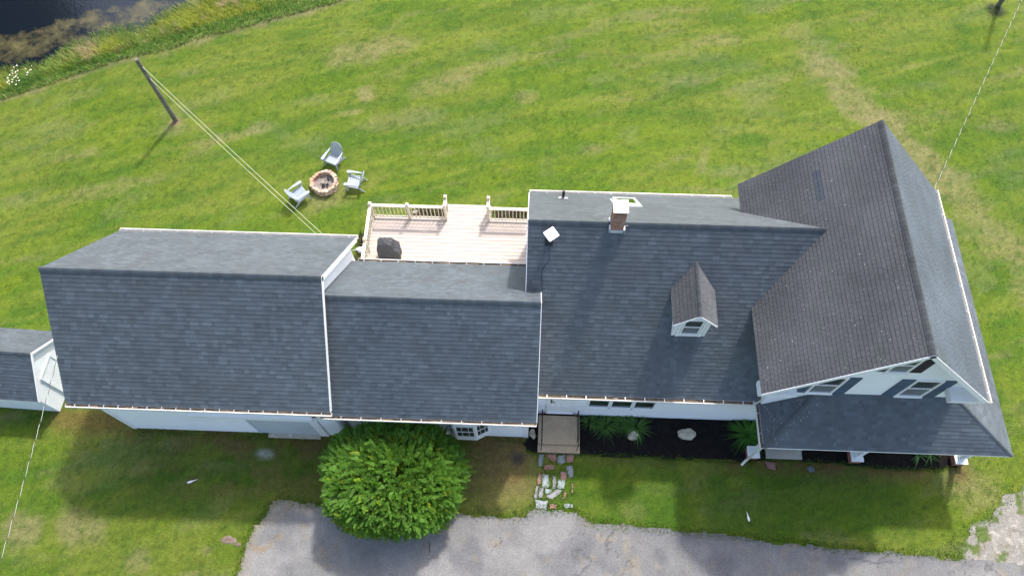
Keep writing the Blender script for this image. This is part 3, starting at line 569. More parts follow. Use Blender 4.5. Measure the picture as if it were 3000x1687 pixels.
# ---- bay window of the lower wing
bw = BC - BH + .44
t = MB(); bay = [(-2.75, bw), (-2.40, bw - .26), (-1.68, bw - .26), (-1.22, bw)]
t.prism([(x, y, .30) for x, y in bay], (0, 0, .5)); t.prism([(x, y, 2.1) for x, y in bay], (0, 0, .3)); t.prism([(x * 1 if i in (0, 3) else x, y + (.04 if i in (1, 2) else 0), .8) for i, (x, y) in enumerate(bay)], (0, 0, 1.3)); bo = t.build('bay_window', 'trim', H)
for i in range(3):
    a, b = Vector((*bay[i], 0)), Vector((*bay[i + 1], 0)); u = (b - a).normalized(); o_ = Vector((u.y, -u.x, 0)); L_ = (b - a).length
    f = MB(); z0, z1 = .82, 2.08
    for q in ((a + u * .0, .06), (b - u * .06, .06)): f.obox(q[0] + o_ * .004 + Vector((0, 0, z0)), u * .06, (0, 0, z1 - z0), o_ * .035)
    for j in (1, 2): f.obox(a + u * (L_ * j / 3) + o_ * .004 + Vector((0, 0, z0)), u * .009, (0, 0, z1 - z0), o_ * .02)
    for j in range(3): f.obox(a + u * .06 + o_ * .0042 + Vector((0, 0, z0 + (z1 - z0 - .03) * j / 2)), u * (L_ - .12), (0, 0, .014), o_ * .019)
    f.build('window_frame', 'trim', bo); p = MB(); p.obox(a + u * .05 + o_ * .001 + Vector((0, 0, z0)), u * (L_ - .1), (0, 0, z1 - z0), o_ * .004); p.build('pane', 'glass', bo)
# corner board of the lower wing
t = MB(); t.box(.02, .192, bw - .02, bw - .003, -.05, 3.5); t.build('corner_board', 'trim', H)

# ---- chimney
t = MB(); t.box(2.48, 2.88, 11.70, 12.08, 6.6, 8.42); ch = t.build('chimney', 'oldbrick', H)
for x0, x1 in ((2.48, 2.57), (2.79, 2.88)):
    t = MB(); t.box(x0, x1, 11.70, 12.08, 8.422, 8.56); t.build('chimney_pier', 'brick', ch)
t = MB(); t.box(2.57, 2.79, 12.04, 12.08, 8.422, 8.56); t.box(2.575, 2.785, 11.71, 12.03, 8.36, 8.43); t.build('flue', 'black', ch)
t = MB(); t.prism([(2.45, 11.64, 8.562), (2.91, 11.64, 8.562), (2.91, 12.12, 8.562), (2.72, 12.12, 8.562), (2.64, 12.10, 8.562), (2.56, 12.12, 8.562), (2.45, 12.12, 8.562)], (0, 0, .05)); t.build('chimney_cap', 'capstone', ch, bevel=.006)
t = MB(); t.box(2.455, 2.905, 11.67, 11.698, 7.30, 7.53); t.box(2.44, 2.478, 11.67, 12.1, 7.32, 7.62); t.box(2.882, 2.93, 11.67, 12.1, 7.32, 7.60); t.box(2.93, 3.02, 11.82, 11.85, 7.50, 7.61); t.build('flashing', 'flash', ch)
# ---- skylight on the rear slope
sC = (CZR - CZE) / CH; VB = Vector((0, -1, sC)).normalized(); NB = Vector((0, sC, 1)).normalized()
def rear(x, y): return Vector((x, y, CZR - sC * (y - CC)))
sk = MB(); o0 = rear(3.02, 15.06); Ls = 1.45; Ws = .82; K = NB * .12
for P_, U2, V2 in ((o0, Vector((Ws, 0, 0)), VB * .09), (o0 + VB * (Ls - .09), Vector((Ws, 0, 0)), VB * .09), (o0 + VB * .09, Vector((.09, 0, 0)), VB * (Ls - .18)), (o0 + VB * .09 + Vector((Ws - .09, 0, 0)), Vector((.09, 0, 0)), VB * (Ls - .18))): sk.obox(P_ - NB * .02, U2, V2, K)
sko = sk.build('skylight', 'trim', H); t = MB(); t.obox(o0 + VB * .09 + Vector((.09, 0, 0)) + NB * .06, Vector((Ws - .18, 0, 0)), VB * (Ls - .18), NB * .02); t.build('pane', 'skyglass', sko)
t = MB(); t.obox(o0 - Vector((.08, 0, 0)) - VB * .06 + NB * .012, Vector((Ws + .16, 0, 0)), VB * (Ls + .14), NB * .008); t.build('flashing', 'flash', sko)
# ---- vent pipe
b = rear(1.21, 15.09); t = MB(); t.tube([b - Vector((0, 0, .1)), b + Vector((0, 0, .5))], .055, 14, cap=False); t.tube([b + Vector((0, 0, .5)), b + Vector((0, 0, .502)), b + Vector((0, 0, .3))], [.055, .042, .042], 14, cap=False); vp = t.build('vent_pipe', 'black', H)
t = MB(); t.obox(b - Vector((.17, 0, 0)) - VB * .13 + NB * .014, Vector((.34, 0, 0)), VB * .3, NB * .006); t.build('flashing', 'flash', vp)
# ---- dormer on the front slope
dx, dzr, dze, dh, dy0 = 5.24, 6.75, 6.03, .68, 9.25; yb = lambda z: CC - (CZR - z) / sC
t = MB(); sd_ = (dzr - dze) / dh
for sg in (-1, 1):
    Vv = Vector((-sg * dh, 0, dzr - dze)); yB0, yB1 = yb(dze) + .0, yb(dzr); lv = Vv.length
    slope_tabs(t, (dx + sg * dh, dy0, dze), (0, 1, 0), Vv, 9, lv, .143, .14, .30, lambda r: r.uniform(.92, 1.08), (1.0, .97, .95) if sg < 0 else (1.35, 1.38, 1.38), hi=lambda v: yB0 - dy0 + (yB1 - yB0) * v / lv, seed=60 + sg, gap=.008, th=.018)  # sunward right slope is coloured lighter than the left one
    q = [Vector((dx + sg * dh, dy0, dze - .004)), Vector((dx + sg * dh, yB0, dze - .004)), Vector((dx, yB1, dzr - .004)), Vector((dx, dy0, dzr - .004))]; t.face(q if sg > 0 else q[::-1], (.6, .6, .6), 0)
    t.face([p - Vector((0, 0, .04)) for p in q], (1, 1, 1), 1)
dr = t.build('dormer', ['slate', 'trim'], H)
t = MB()
for sg in (-1, 1): t.obox((dx + sg * dh, dy0 - .02, dze - .09), (-sg * dh, 0, dzr - dze), (0, .018, 0), (0, 0, .096)); t.obox((dx + sg * (dh - .012), dy0, dze - .075), (sg * .012, 0, 0), (0, yb(dze) - dy0, 0), (0, 0, .07))
t.build('rake_trim', 'trim', dr)
ridge_cap('ridge_cap', (dx, dy0, dzr), (dx, yb(dzr) + .02, dzr), (-dh, 0, -(dzr - dze)), (dh, 0, -(dzr - dze)), dr, 'slate', .10, .02, 4, (.95, .97, 1.02))
fy = 9.42; t = MB(); t.prism([(dx - .53, fy, 4.6), (dx - .53, fy, 6.1), (dx, fy, 6.66), (dx + .53, fy, 6.1), (dx + .53, fy, 4.6)], (0, 1.9, 0)); dw = t.build('wall', 'siding', dr)
t = MB()
for x0, x1, y in ((dx - .54, dx - .44, .02), (dx + .44, dx + .54, .02), (dx - .41, dx - .33, .05), (dx + .33, dx + .41, .05)): t.box(x0, x1, fy - y, fy - .003, 4.85, 6.15)
t.box(dx - .42, dx + .42, fy - .06, fy - .003, 4.9, 4.98); t.build('trim_board', 'trim', dr)
dwn = window(H, (dx - .31, fy, 5.0), (1, 0, 0), .62, 1.12, F, sill=False, fr=.05)
dwn.parent = dr
for c_ in [x for x in bpy.data.objects if x.parent == dwn]:
    pass
# ---- floodlight / horn on the barn's rear corner
t = MB(); t.tube([(-6.39, 12.75, 3.78), (-6.2, 12.78, 3.80)], .02, 8); t.tube([(-6.2, 12.78, 3.86), (-6.12, 12.79, 3.78), (-6.05, 12.8, 3.74)], [.04, .10, .11], 14); t.build('floodlight', 'white', H, smooth=False)
# ---- downspouts
def spout(pts, r_=.04): t = MB(); t.tube(pts, r_, 8); return t.build('downspout', 'gutter', H)
spout([(7.97, 6.38, 2.8), (8.14, 6.52, 2.55), (8.17, 6.56, .3), (8.10, 6.50, .14), (7.98, 6.38, .06)], .045)
spout([(-6.75, 6.56, 4.08), (-6.75, 6.60, 3.9), (-6.68, 6.62, 3.62)], .05)
t = MB(); t.tube([(7.32, 7.34, 5.2), (7.5, 7.42, 4.6), (7.72, 7.62, 3.8), (7.70, 7.72, 3.1)], .028, 8); t.build('downspout', 'gutter', H)
# ---- porch posts on brick plinths
for i, (x, y) in enumerate(((8.38, 6.80), (12.10, 6.80), (15.82, 6.84))):
    t = MB(); t.box(x - .075, x + .075, y - .075, y + .075, .40, PZ - .15); t.box(x - .10, x + .10, y - .10, y + .10, .40, .50); t.box(x - .10, x + .10, y - .10, y + .10, PZ - .28, PZ - .16)
    po = t.build('porch_post', 'old_siding', H); p = MB(); p.box(x - .19, x + .19, y - .19, y + .19, -.05, .33); p.build('plinth', 'brick', po); p = MB(); p.box(x - .215, x + .215, y - .215, y + .215, .332, .392); p.build('plinth_cap', 'old_siding', po)
t = MB(); t.box(8.9, 13.6, 7.3, 7.76, .3, .42); t.build('porch_floor', 'greyconc', H)
for o in [x for x in bpy.data.objects if x.parent == H]: o.location = Vector(o.location) + Vector((0, -7.3, 0))
bpy.data.objects.remove(HO)

# ------------------------------------------------------------------ shed at the left edge
SH = empty('shed', (-19.5, 8.85, 0), math.radians(-2.2), label='low white shed with peeling paint and dark roof beside the barn wing', cat='shed')
sx0, sx1, szr, sze = -2.4, 2.05, 2.78, 1.48
tS = MB(); hS = 1.36; sl = math.hypot(hS, szr - sze)
for sd in (-1, 1):
    slope_tabs(tS, (sx0, sd * hS, sze), (1, 0, 0), (0, -sd * hS, szr - sze), sx1 - sx0, sl, .13, .09, .28, laminated, (.92, .93, .95), seed=70 + sd, th=.012)
    q = [Vector((sx0, sd * hS, sze)), Vector((sx1, sd * hS, sze)), Vector((sx1, 0, szr)), Vector((sx0, 0, szr))]; q = q if sd < 0 else q[::-1]; tS.face([p - Vector((0, 0, .004)) for p in q], (.6, .6, .6), 0); tS.face([p - Vector((0, 0, .05)) for p in q], (1, 1, 1), 1)
sr = tS.build('roof', ['shingle', 'trim'], SH)
ridge_cap('ridge_cap', (sx0, 0, szr), (sx1, 0, szr), (0, -hS, sze - szr), (0, hS, sze - szr), sr, 'shingle', .13, .02, 12)
t = MB()
for sd in (-1, 1): t.obox((sx1, sd * hS, sze - .1), (.03, 0, 0), (0, -sd * hS, szr - sze), (0, 0, .11))
t.build('rake_trim', 'trim', sr)
t = MB(); xx = sx1 - .05; t.prism([(sx0, -1.28, -.1), (sx0, -1.28, 1.5), (sx0, 0, 2.70), (sx0, 1.28, 1.5), (sx0, 1.28, -.1)], (xx - sx0, 0, 0)); t.build('wall', 'old_siding', SH)
t = MB(); t.box(xx + .003, xx + .03, -.55, .35, .05, 1.75); t.box(xx + .031, xx + .05, -.60, -.5, .05, 1.8); t.box(xx + .031, xx + .05, .3, .4, .05, 1.8); t.box(xx + .0312, xx + .05, -.499, .299, 1.72, 1.8); t.build('door', 'old_siding', SH)

# ------------------------------------------------------------------ deck
DK = empty('wooden_deck', (-3.3, 14.4, 0), label='pale wooden deck with baluster railings behind the lower wing', cat='deck')
off = Vector((3.3, -14.4, 0)); ZD = .45; t = MB(); r = random.Random(3)
def W(v): return Vector(v) + off
y = 12.3
while y < 16.86:
    x0, x1 = (-6.66, .13) if y < 16.15 else (-3.56, -1.66)
    cut = r.uniform(x0 + 1, x1 - 1) if (x1 - x0) > 4 and r.random() < .5 else None
    for a, b_ in ([(x0, x1)] if cut is None else [(x0, cut), (cut + .004, x1)]):
        s_ = r.uniform(.94, 1.05); t.obox(W((a, y, ZD - .035)), (b_ - a, 0, 0), (0, .158, 0), (0, 0, .035), (s_, s_ * r.uniform(.985, 1.01), s_ * r.uniform(.97, 1.01)))
    y += .172
t.build('deck_floor', 'deck', DK)
t = MB(); t.obox(W((-6.66, 16.26, .0)), (6.79, 0, 0), (0, .03, 0), (0, 0, ZD - .04)); t.obox(W((-6.70, 12.3, 0)), (.03, 0, 0), (0, 3.95, 0), (0, 0, ZD - .04)); t.obox(W((-3.56, 16.90, 0)), (1.9, 0, 0), (0, .03, 0), (0, 0, ZD - .04)); t.obox(W((-6.6, 12.4, .30)), (6.7, 0, 0), (0, 3.8, 0), (0, 0, .01), (.1, .1, .1)); t.build('skirt_board', 'rail', DK)
def dpost(x, y, ztop=ZD + 1.06):
    t = MB(); t.obox(W((x - .05, y - .05, .1)), (.1, 0, 0), (0, .1, 0), (0, 0, ztop - .1)); p = t.build('post', 'rail', DK)
    c = MB(); c.obox(W((x - .065, y - .065, ztop)), (.13, 0, 0), (0, .13, 0), (0, 0, .03)); c.obox(W((x - .045, y - .045, ztop + .03)), (.09, 0, 0), (0, .09, 0), (0, 0, .04)); c.build('post_cap', 'rail', p)
def drail(a, b, sp=.152):
    a, b = Vector(a), Vector(b); A = b - a; L_ = A.length; A.normalize(); n = Vector((-A.y, A.x, 0))
    t = MB(); z1 = ZD + .93; t.obox(W((*a.xy, z1)) - n * .065, A * L_, n * .13, (0, 0, .035)); t.obox(W((*a.xy, z1 - .09)) - n * .018, A * L_, n * .036, (0, 0, .088)); t.obox(W((*a.xy, ZD + .08)) - n * .02, A * L_, n * .04, (0, 0, .085)); rl = t.build('railing', 'rail', DK)
    k = max(1, round(L_ / sp))
    for i in range(k):
        c = MB(); p = W((*a.xy, 0)) + A * (L_ * (i + .5) / k); c.obox(p + Vector((0, 0, ZD + .166)) - n * .016 - A * .016, A * .032, n * .032, (0, 0, z1 - .092 - ZD - .166)); c.build('baluster', 'rail', rl)
for x, y in ((-6.56, 16.18), (-5.03, 16.18), (-3.50, 16.18), (-3.50, 16.62), (-1.72, 16.18), (-1.72, 16.62), (-6.56, 14.52), (-6.56, 12.86)): dpost(x, y)
for a, b in (((-6.51, 16.18, 0), (-5.08, 16.18, 0)), ((-4.98, 16.18, 0), (-3.55, 16.18, 0)), ((-3.50, 16.23, 0), (-3.50, 16.57, 0)), ((-1.72, 16.57, 0), (-1.72, 16.23, 0)), ((-1.67, 16.18, 0), (.12, 16.18, 0)), ((-6.56, 14.57, 0), (-6.56, 16.13, 0)), ((-6.56, 12.91, 0), (-6.56, 14.47, 0))): drail(a, b)

# ------------------------------------------------------------------ covered grill
def grill():
    mb = MB(); K = 72; hs = [0, .12, .3, .55, .72, .88, .99, 1.02, 1.045]; prev = None; rows = []
    for i, h in enumerate(hs):
        row = []
        for k in range(K):
            a = 2 * math.pi * k / K; ca, sa = math.cos(a), math.sin(a)
            ex = .355 if h < .7 else .355 - (h - .7) * .22; ey = .30 if h < .7 else .30 - (h - .7) * .35
            if h > .95: ex *= {.99: .97, 1.02: .82, 1.045: .4}.get(h, 1); ey *= {.99: .96, 1.02: .80, 1.045: .4}.get(h, 1)
            n = 7; rr = (abs(ca / ex) ** n + abs(sa / ey) ** n) ** (-1 / n)
            fold = 1 + (.04 * math.sin(a * 7 + h * 2) + .016 * math.sin(a * 15 + 1 + h * 3)) * (1 - h * .5)
            x, y = rr * ca * fold, rr * sa * fold
            if h < .72 and ca > .3: x += .17 * min(1, (ca - .3) * 2) * (1 if h < .6 else .7)
            z = h * 1.06 + (.012 * math.cos(a * 8 + .6) * (h > .95))
            row.append(Vector((x, y, z)))
        rows.append(row)
    for i in range(len(rows) - 1):
        for k in range(K): kk = (k + 1) % K; mb.face((rows[i][k], rows[i][kk], rows[i + 1][kk], rows[i + 1][k]))
    mb.face(rows[-1]); o = mb.build('grill_cover', 'cover', None, (-5.74, 14.42, ZD + .002), smooth=False); o.rotation_euler = (0, 0, .04)
    bm = o.data; tag(o, 'barbecue grill under a dark grey fitted cover on the deck', 'grill')
grill()

# ------------------------------------------------------------------ entry steps with iron railings
ST = empty('entry_steps', (1.32, 7.2, 0), label='exposed aggregate concrete landing with two steps and black iron railings at the entry door', cat='steps'); off = Vector((-1.32, -7.2, 0))
t = MB(); t.obox(W((.56, 6.85, -.05)), (1.52, 0, 0), (0, 1.06, 0), (0, 0, .40)); t.build('landing', 'concrete', ST, bevel=.012)
t = MB(); t.obox(W((.55, 6.58, -.05)), (1.55, 0, 0), (0, .268, 0), (0, 0, .22)); t.build('step', 'concrete', ST, bevel=.012)
for x in (.68, 1.98):
    t = MB(); t.tube([W((x, 7.86, .35)), W((x, 7.86, 1.22)), W((x, 6.92, 1.22)), W((x, 6.66, .98))], .018, 8); t.tube([W((x, 6.92, .35)), W((x, 6.92, 1.22))], .014, 6); t.tube([W((x, 6.66, .17)), W((x, 6.66, .98))], .016, 6); t.tube([W((x, 7.86, .5)), W((x, 6.92, .5))], .012, 6); ra = t.build('railing', 'iron', ST)
    for k in range(8):
        c = MB(); yy = 7.76 - k * .105; c.tube([W((x, yy, .5)), W((x, yy, 1.21))], .008, 5); c.build('baluster', 'iron', ra)
PS = empty('porch_steps', (9.5, 6.9, 0), label='plain grey concrete steps under the front edge of the porch roof', cat='steps'); off = Vector((-9.5, -6.9, 0))
t = MB(); t.obox(W((8.9, 6.66, -.05)), (1.3, 0, 0), (0, .34, 0), (0, 0, .20)); t.build('step', 'greyconc', PS, bevel=.01); t = MB(); t.obox(W((8.84, 6.96, .151)), (1.4, 0, 0), (0, .42, 0), (0, 0, .13)); t.build('step', 'greyconc', PS, bevel=.01)
t = MB(); t.box(-9.45, -7.5, 6.78, 6.97, -.05, .11, (1, 1, 1)); o = t.build('concrete_sill', 'rock', bevel=.015); tag(o, 'worn concrete sill under the grey barn door', 'sill')

# ------------------------------------------------------------------ stepping stones
pink, grey, pale, mauve = (.27, .15, .13), (.19, .225, .235), (.25, .29, .295), (.25, .245, .26)
SS = [('slim blue grey flagstone at the left foot of the entry steps', grey, [(.61, 6.53), (.79, 6.55), (.78, 6.39), (.72, 6.06), (.6, 6.1)]),
 ('pink flagstone against the steps, between two grey ones', pink, [(.83, 6.54), (1.26, 6.55), (1.26, 6.31), (1.07, 6.3)]),
 ('broad blue grey flagstone at the middle of the entry steps', grey, [(1.29, 6.54), (1.57, 6.54), (1.59, 6.27), (1.46, 6.17), (1.28, 6.24)]),
 ('square pink flagstone at the right foot of the entry steps', pink, [(1.62, 6.55), (1.91, 6.54), (1.87, 6.28), (1.62, 6.28)]),
 ('pink oblong flagstone lying alone in grass in the second row', pink, [(.8, 6.13), (1.16, 6.14), (1.16, 5.99), (.79, 5.98)]),
 ('tall blue grey flagstone on the right edge of the second row', grey, [(1.63, 6.13), (1.87, 6.13), (1.89, 5.74), (1.7, 5.73)]),
 ('narrow pink flagstone on the left edge of the third row', pink, [(.6, 5.81), (.72, 5.83), (.7, 5.44), (.59, 5.42)]),
 ('long pale blue flagstone left of centre in the third row', pale, [(.77, 5.81), (.98, 5.82), (.99, 5.35), (.75, 5.34)]),
 ('thin mauve flagstone standing between the two pale blue ones', mauve, [(1.12, 5.76), (1.24, 5.76), (1.23, 5.32), (1.11, 5.31)]),
 ('pink flagstone just above the broad pale blue one', pink, [(1.41, 5.92), (1.65, 5.92), (1.62, 5.63), (1.39, 5.64)]),
 ('broad pale blue flagstone right of centre in the third row', pale, [(1.33, 5.63), (1.58, 5.61), (1.57, 5.32), (1.26, 5.34)]),
 ('slanting mauve flagstone at the far left of the fourth row', mauve, [(.53, 5.35), (.63, 5.38), (.59, 4.95), (.46, 4.96)]),
 ('slanting mauve flagstone second from the left in the fourth row', mauve, [(.66, 5.3), (.81, 5.32), (.77, 4.98), (.63, 4.96)]),
 ('small pale wedge flagstone above the long diagonal one', pale, [(.83, 5.32), (1.11, 5.29), (1.03, 5.12), (.84, 5.14)]),
 ('long diagonal mauve flagstone in the fourth row', mauve, [(.94, 5.08), (1.3, 5.29), (1.53, 5.27), (1.13, 4.94), (.89, 4.95)]),
 ('small pink flagstone at the right end of the diagonal one', pink, [(1.54, 5.18), (1.63, 5.17), (1.58, 4.94), (1.46, 4.95)]),
 ('sliver of pink flagstone on the right edge of the path', pink, [(1.8, 5.51), (1.87, 5.49), (1.85, 5.17), (1.79, 5.17)]),
 ('large pale mauve flagstone nearest the driveway on the left', (.28, .30, .32), [(.51, 4.9), (.97, 4.87), (.92, 4.56), (.52, 4.61)]),
 ('pink flagstone in the middle of the row beside the driveway', pink, [(1.02, 4.74), (1.29, 4.74), (1.28, 4.6), (1.04, 4.58)]),
 ('flat pale flagstone nearest the driveway on the right', pale, [(1.54, 4.76), (1.88, 4.76), (1.87, 4.67), (1.56, 4.66)])]
for i, (lab, col, poly) in enumerate(SS):
    q = ragged(poly, .022, 3, 100 + i); t = MB(); t.prism([(x, y, -.02) for x, y in q], (0, 0, .042), col); tag(t.build('flagstone', 'flag'), lab, 'flagstone', 'flagstones of the garden path')
for lab, col, poly in (('reddish flagstone in the grass below the porch steps', (.22, .11, .10), [(8.83, 6.57), (9.27, 6.54), (9.22, 6.25), (8.93, 6.31)]), ('dark slate fragment lying on the lawn right of the porch steps', (.10, .12, .14), [(10.34, 6.36), (10.50, 6.46), (10.62, 6.40), (10.64, 6.26), (10.50, 6.20)])):
    q = ragged(poly, .02, 3, 7); t = MB(); t.prism([(x, y, -.02) for x, y in q], (0, 0, .05), col); tag(t.build('flagstone', 'flag'), lab, 'flagstone')

# ------------------------------------------------------------------ rocks
def rock(name, loc, sx, sy, sz, seed, label, cat='rock', matn='rock'):
    bm_v = []; mb = MB(); r = np.random.RandomState(seed); nu, nv = 18, 9; ph = r.rand(6) * 6
    def pt(i, j):
        th = math.pi * j / nv; a = 2 * math.pi * i / nu; x, y, z = math.sin(th) * math.cos(a), math.sin(th) * math.sin(a), math.cos(th)
        k = 1 + .13 * math.sin(2 * a + ph[0] + z) + .08 * math.sin(3 * a + ph[1] - 2 * z) + .05 * math.sin(5 * a + ph[2] + 3 * z) + .04 * math.sin(7 * x + 9 * y + ph[3])
        return Vector((x * sx * k, y * sy * k, max(-.35, min(z, .72 + .1 * x)) * sz * k))
    for i in range(nu):
        for j in range(nv): mb.face((pt(i, j), pt(i, j + 1), pt(i + 1, j + 1), pt(i + 1, j)) if j < nv - 1 and j > 0 else ((pt(i, j), pt(i, j + 1), pt(i + 1, j + 1)) if j == 0 else (pt(i, j), pt(i, j + 1), pt(i + 1, j))))
    o = mb.build(name, matn, None, loc, smooth=True); tag(o, label, cat); return o
rock('rock', (.36, 7.26, .05), .13, .18, .12, 3, 'small grey rock in the mulch left of the entry landing')
rock('rock', (4.08, 7.33, .05), .21, .17, .16, 4, 'round buff rock in the mulch below the grass clumps')
rock('rock', (6.08, 7.46, .05), .31, .24, .22, 5, 'largest buff rock alone in the middle of the mulch bed')
rock('rock', (-5.0 + .08, 16.75, .02), .14, .10, .10, 6, 'pale stone behind the middle post of the deck railing')
rock('rock', (.0, 16.62, .02), .13, .14, .12, 8, 'pale stone behind the right railing of the deck')
M['soilrock'] = mat('brown_rock', (.16, .12, .09), .95, False, (6, .3), (40, .3), (20, .02))
for x, y, s_, l in ((-10.2, 3.12, .26, 'flat brown rock breaking through the grass left of the driveway'), (-9.86, 2.98, .12, 'small brown rock right of the flat brown one')): rock('rock', (x, y, -.01), s_, s_ * .6, .05, int(s_ * 100), l, matn='soilrock')

# ------------------------------------------------------------------ fire pit
FP = empty('fire_pit', (-9.0, 18.0, 0), label='round stone fire pit with charred logs on the lawn', cat='fire pit'); r = random.Random(9)
for c_ in range(4):
    n = (17, 19, 18, 21)[c_]; z0 = c_ * .083
    for k in range(n):
        a0 = 2 * math.pi * (k + .5 * (c_ % 2)) / n + .02; a1 = a0 + 2 * math.pi / n - .018; ri = .45 + r.uniform(-.025, .025); ro = .58 + r.uniform(-.035, .035); hh = .078 + (r.uniform(0, .02) if c_ == 3 else 0)
        poly = [(ri * math.cos(a0), ri * math.sin(a0), z0), (ro * math.cos(a0), ro * math.sin(a0), z0), ((ro + .02) * math.cos((a0 + a1) / 2), (ro + .02) * math.sin((a0 + a1) / 2), z0), (ro * math.cos(a1), ro * math.sin(a1), z0), (ri * math.cos(a1), ri * math.sin(a1), z0)]
        q = r.uniform(.78, 1.15); inner = r.random(); col = (q, q * r.uniform(.9, 1.02), q * r.uniform(.85, 1.02)) if not (math.cos(a0) < -.3 and math.sin(a0) > -.3) else (q * 1.0, q * .78, q * .68)
        t = MB(); t.prism(poly, (0, 0, hh), col); t.build('stone', 'stone', FP, bevel=.012)
t = MB(); pts = []
for ri_, z in ((.45, .12), (.25, .08), (.0, .11)):
    pts.append([(ri_ * math.cos(k * .2618), ri_ * math.sin(k * .2618), z + r.uniform(-.01, .02)) for k in range(24)])
for i in range(2):
    for k in range(24): kk = (k + 1) % 24; t.face((pts[i][k], pts[i][kk], pts[i + 1][kk], pts[i + 1][k]))
t.build('ash', 'ash', FP)
for k in range(16):
    a = r.uniform(0, 6.28); d = r.uniform(0, .25); ll = r.uniform(.05, .16); b = r.uniform(0, 6.28); x, y = d * math.cos(a), d * math.sin(a)
    t = MB(); t.tube([(x, y, .12), (x + ll * math.cos(b), y + ll * math.sin(b), .12 + r.uniform(0, .06))], [r.uniform(.012, .03), r.uniform(.008, .02)], 5); t.build('charred_log', 'char', FP)

# ------------------------------------------------------------------ garden chairs
def make_chair():
    root = empty('garden_chair', (0, 0, 0))
    s = MB()
    for k in range(6):
        y0 = -.30 + k * .083; z = .36 - k * .018; s.obox((-.26, y0, z), (.52, 0, 0), (0, .068, -.010), (0, 0, .018))
    s.obox((-.27, -.31, .30), (.02, 0, 0), (0, .52, -.10), (0, 0, .05)); s.obox((.25, -.31, .30), (.02, 0, 0), (0, .52, -.10), (0, 0, .05)); s.obox((-.27, -.325, .30), (.54, 0, 0), (0, .015, 0), (0, 0, .065)); s.build('seat', 'chair', root, bevel=.004)
    b = MB(); up = Vector((0, .42, .907)); n = Vector((0, -.907, .42))
    for k in range(7):
        x = (k - 3) * .078; L_ = .70 - .028 * abs(k - 3) ** 1.7; o = Vector((x * .82 - .031, .17, .25)); fan = Vector(((k - 3) * .022, 0, 0)); b.obox(o, Vector((.060, 0, 0)), up * L_ + fan, n * .018)
    for h in (.16, .52): b.obox(Vector((-.27, .17, .25)) + up * h - n * .016, Vector((.54, 0, 0)), up * .06, n * .014)
    # rounded rim
    rim = [Vector(((-.30 if s_ < 0 else .30) * (1 if h < .5 else 1), .17, .25)) + up * h for s_, h in ()]
    pts = []
    for k in range(15):
        a = math.pi * k / 14; pts.append(Vector((-.285 * math.cos(a), .17, .25)) + up * (.47 + .24 * math.sin(a)) + n * .009)
    pts = [Vector((-.25, .17, .25)) + up * .02 + n * .009] + pts + [Vector((.25, .17, .25)) + up * .02 + n * .009]; b.tube(pts, .013, 6); b.build('backrest', 'chair', root)
    for sg in (-1, 1):
        a = MB(); a.prism([(sg * .27, -.40, .53), (sg * .385, -.40, .53), (sg * .40, -.28, .53), (sg * .375, 0, .53), (sg * .33, .26, .53), (sg * .28, .30, .53), (sg * .285, .0, .53), (sg * .26, -.28, .53)], (0, 0, .022)); a.build('armrest', 'chair', root, bevel=.005)
        l = MB(); l.prism([(sg * .30, -.36, 0), (sg * .30, -.30, 0), (sg * .30, -.22, .52), (sg * .30, -.34, .52)], (sg * .028, 0, 0)); l.build('leg', 'chair', root)
        l = MB(); l.prism([(sg * .29, -.30, .30), (sg * .29, -.28, .36), (sg * .29, .22, .26), (sg * .29, .44, .0), (sg * .29, .38, .0), (sg * .29, .14, .18)], (sg * .024, 0, 0)); l.build('leg', 'chair', root)
        l = MB(); l.obox((sg * .285, .2, .24), (sg * .02, 0, 0), (0, .035, 0), (0, .10, .29)); l.build('arm_support', 'chair', root)
    return root
c0 = make_chair()
for i, (x, y, fx, fy_, lab) in enumerate(((-8.72, 19.22, -.40, -.92, 'grey slatted garden chair with its tall back to the far lawn, above the fire pit'), (-7.62, 18.04, -1, .06, 'grey slatted garden chair right of the fire pit, seen side on'), (-9.98, 17.30, .75, .66, 'grey slatted garden chair at the lower left of the fire pit, near the wires'))):
    c = c0 if i == 0 else copy_tree(c0); c.location = (x, y, 0); c.rotation_euler = (0, 0, math.atan2(fy_, fx) + math.pi / 2); tag(c, lab, 'garden chair', 'garden chairs round the fire pit')

# ------------------------------------------------------------------ dish on the roof and its cable
sCf = (CZR - CZE) / CH
def front(x, y): return Vector((x, y, CZR - sCf * (CC - y)))
b = front(.62, 11.45); DS = empty('satellite_dish', b, label='white square internet dish on a short mast on the grey roof', cat='antenna')
t = MB(); ctr = Vector((.05, .02, .42)); nz = Vector((.15, -.2, .96)).normalized(); ux = Vector((.60, -.75, -.2)); ux = (ux - nz * ux.dot(nz)).normalized(); uy = nz.cross(ux)
q = []
for sx, sy in ((-1, -1), (1, -1), (1, 1), (-1, 1)):
    for k in range(5): a = math.atan2(sy, sx) + (k - 2) * .39; q.append(ctr + ux * (sx * .145 + .03 * math.cos(a)) + uy * (sy * .16 + .03 * math.sin(a)))
t.prism(q, nz * .03); t.build('dish_panel', 'white', DS)
t = MB(); t.tube([(0, 0, 0), (0, 0, .2), tuple(ctr)], [.025, .025, .03], 8); t.build('mast', 'black', DS); t = MB(); t.obox((-.12, -.1, -.09), (.24, 0, 0), (0, .2, .22), (0, -.008, .02)); t.build('mast_foot', 'black', DS)
t = MB(); pts = [front(x, y) + Vector((0, 0, .03)) for x, y in ((.63, 11.38), (.63, 11.24), (.66, 11.04), (.60, 10.98), (.53, 10.93), (.44, 10.80), (.42, 10.68), (.44, 10.54), (.49, 10.35))]
t.tube(pts, .005, 5, (.01, .01, .01)); tag(t.build('dish_cable', 'wire'), 'thin black cable running down the roof from the white dish', 'cable')

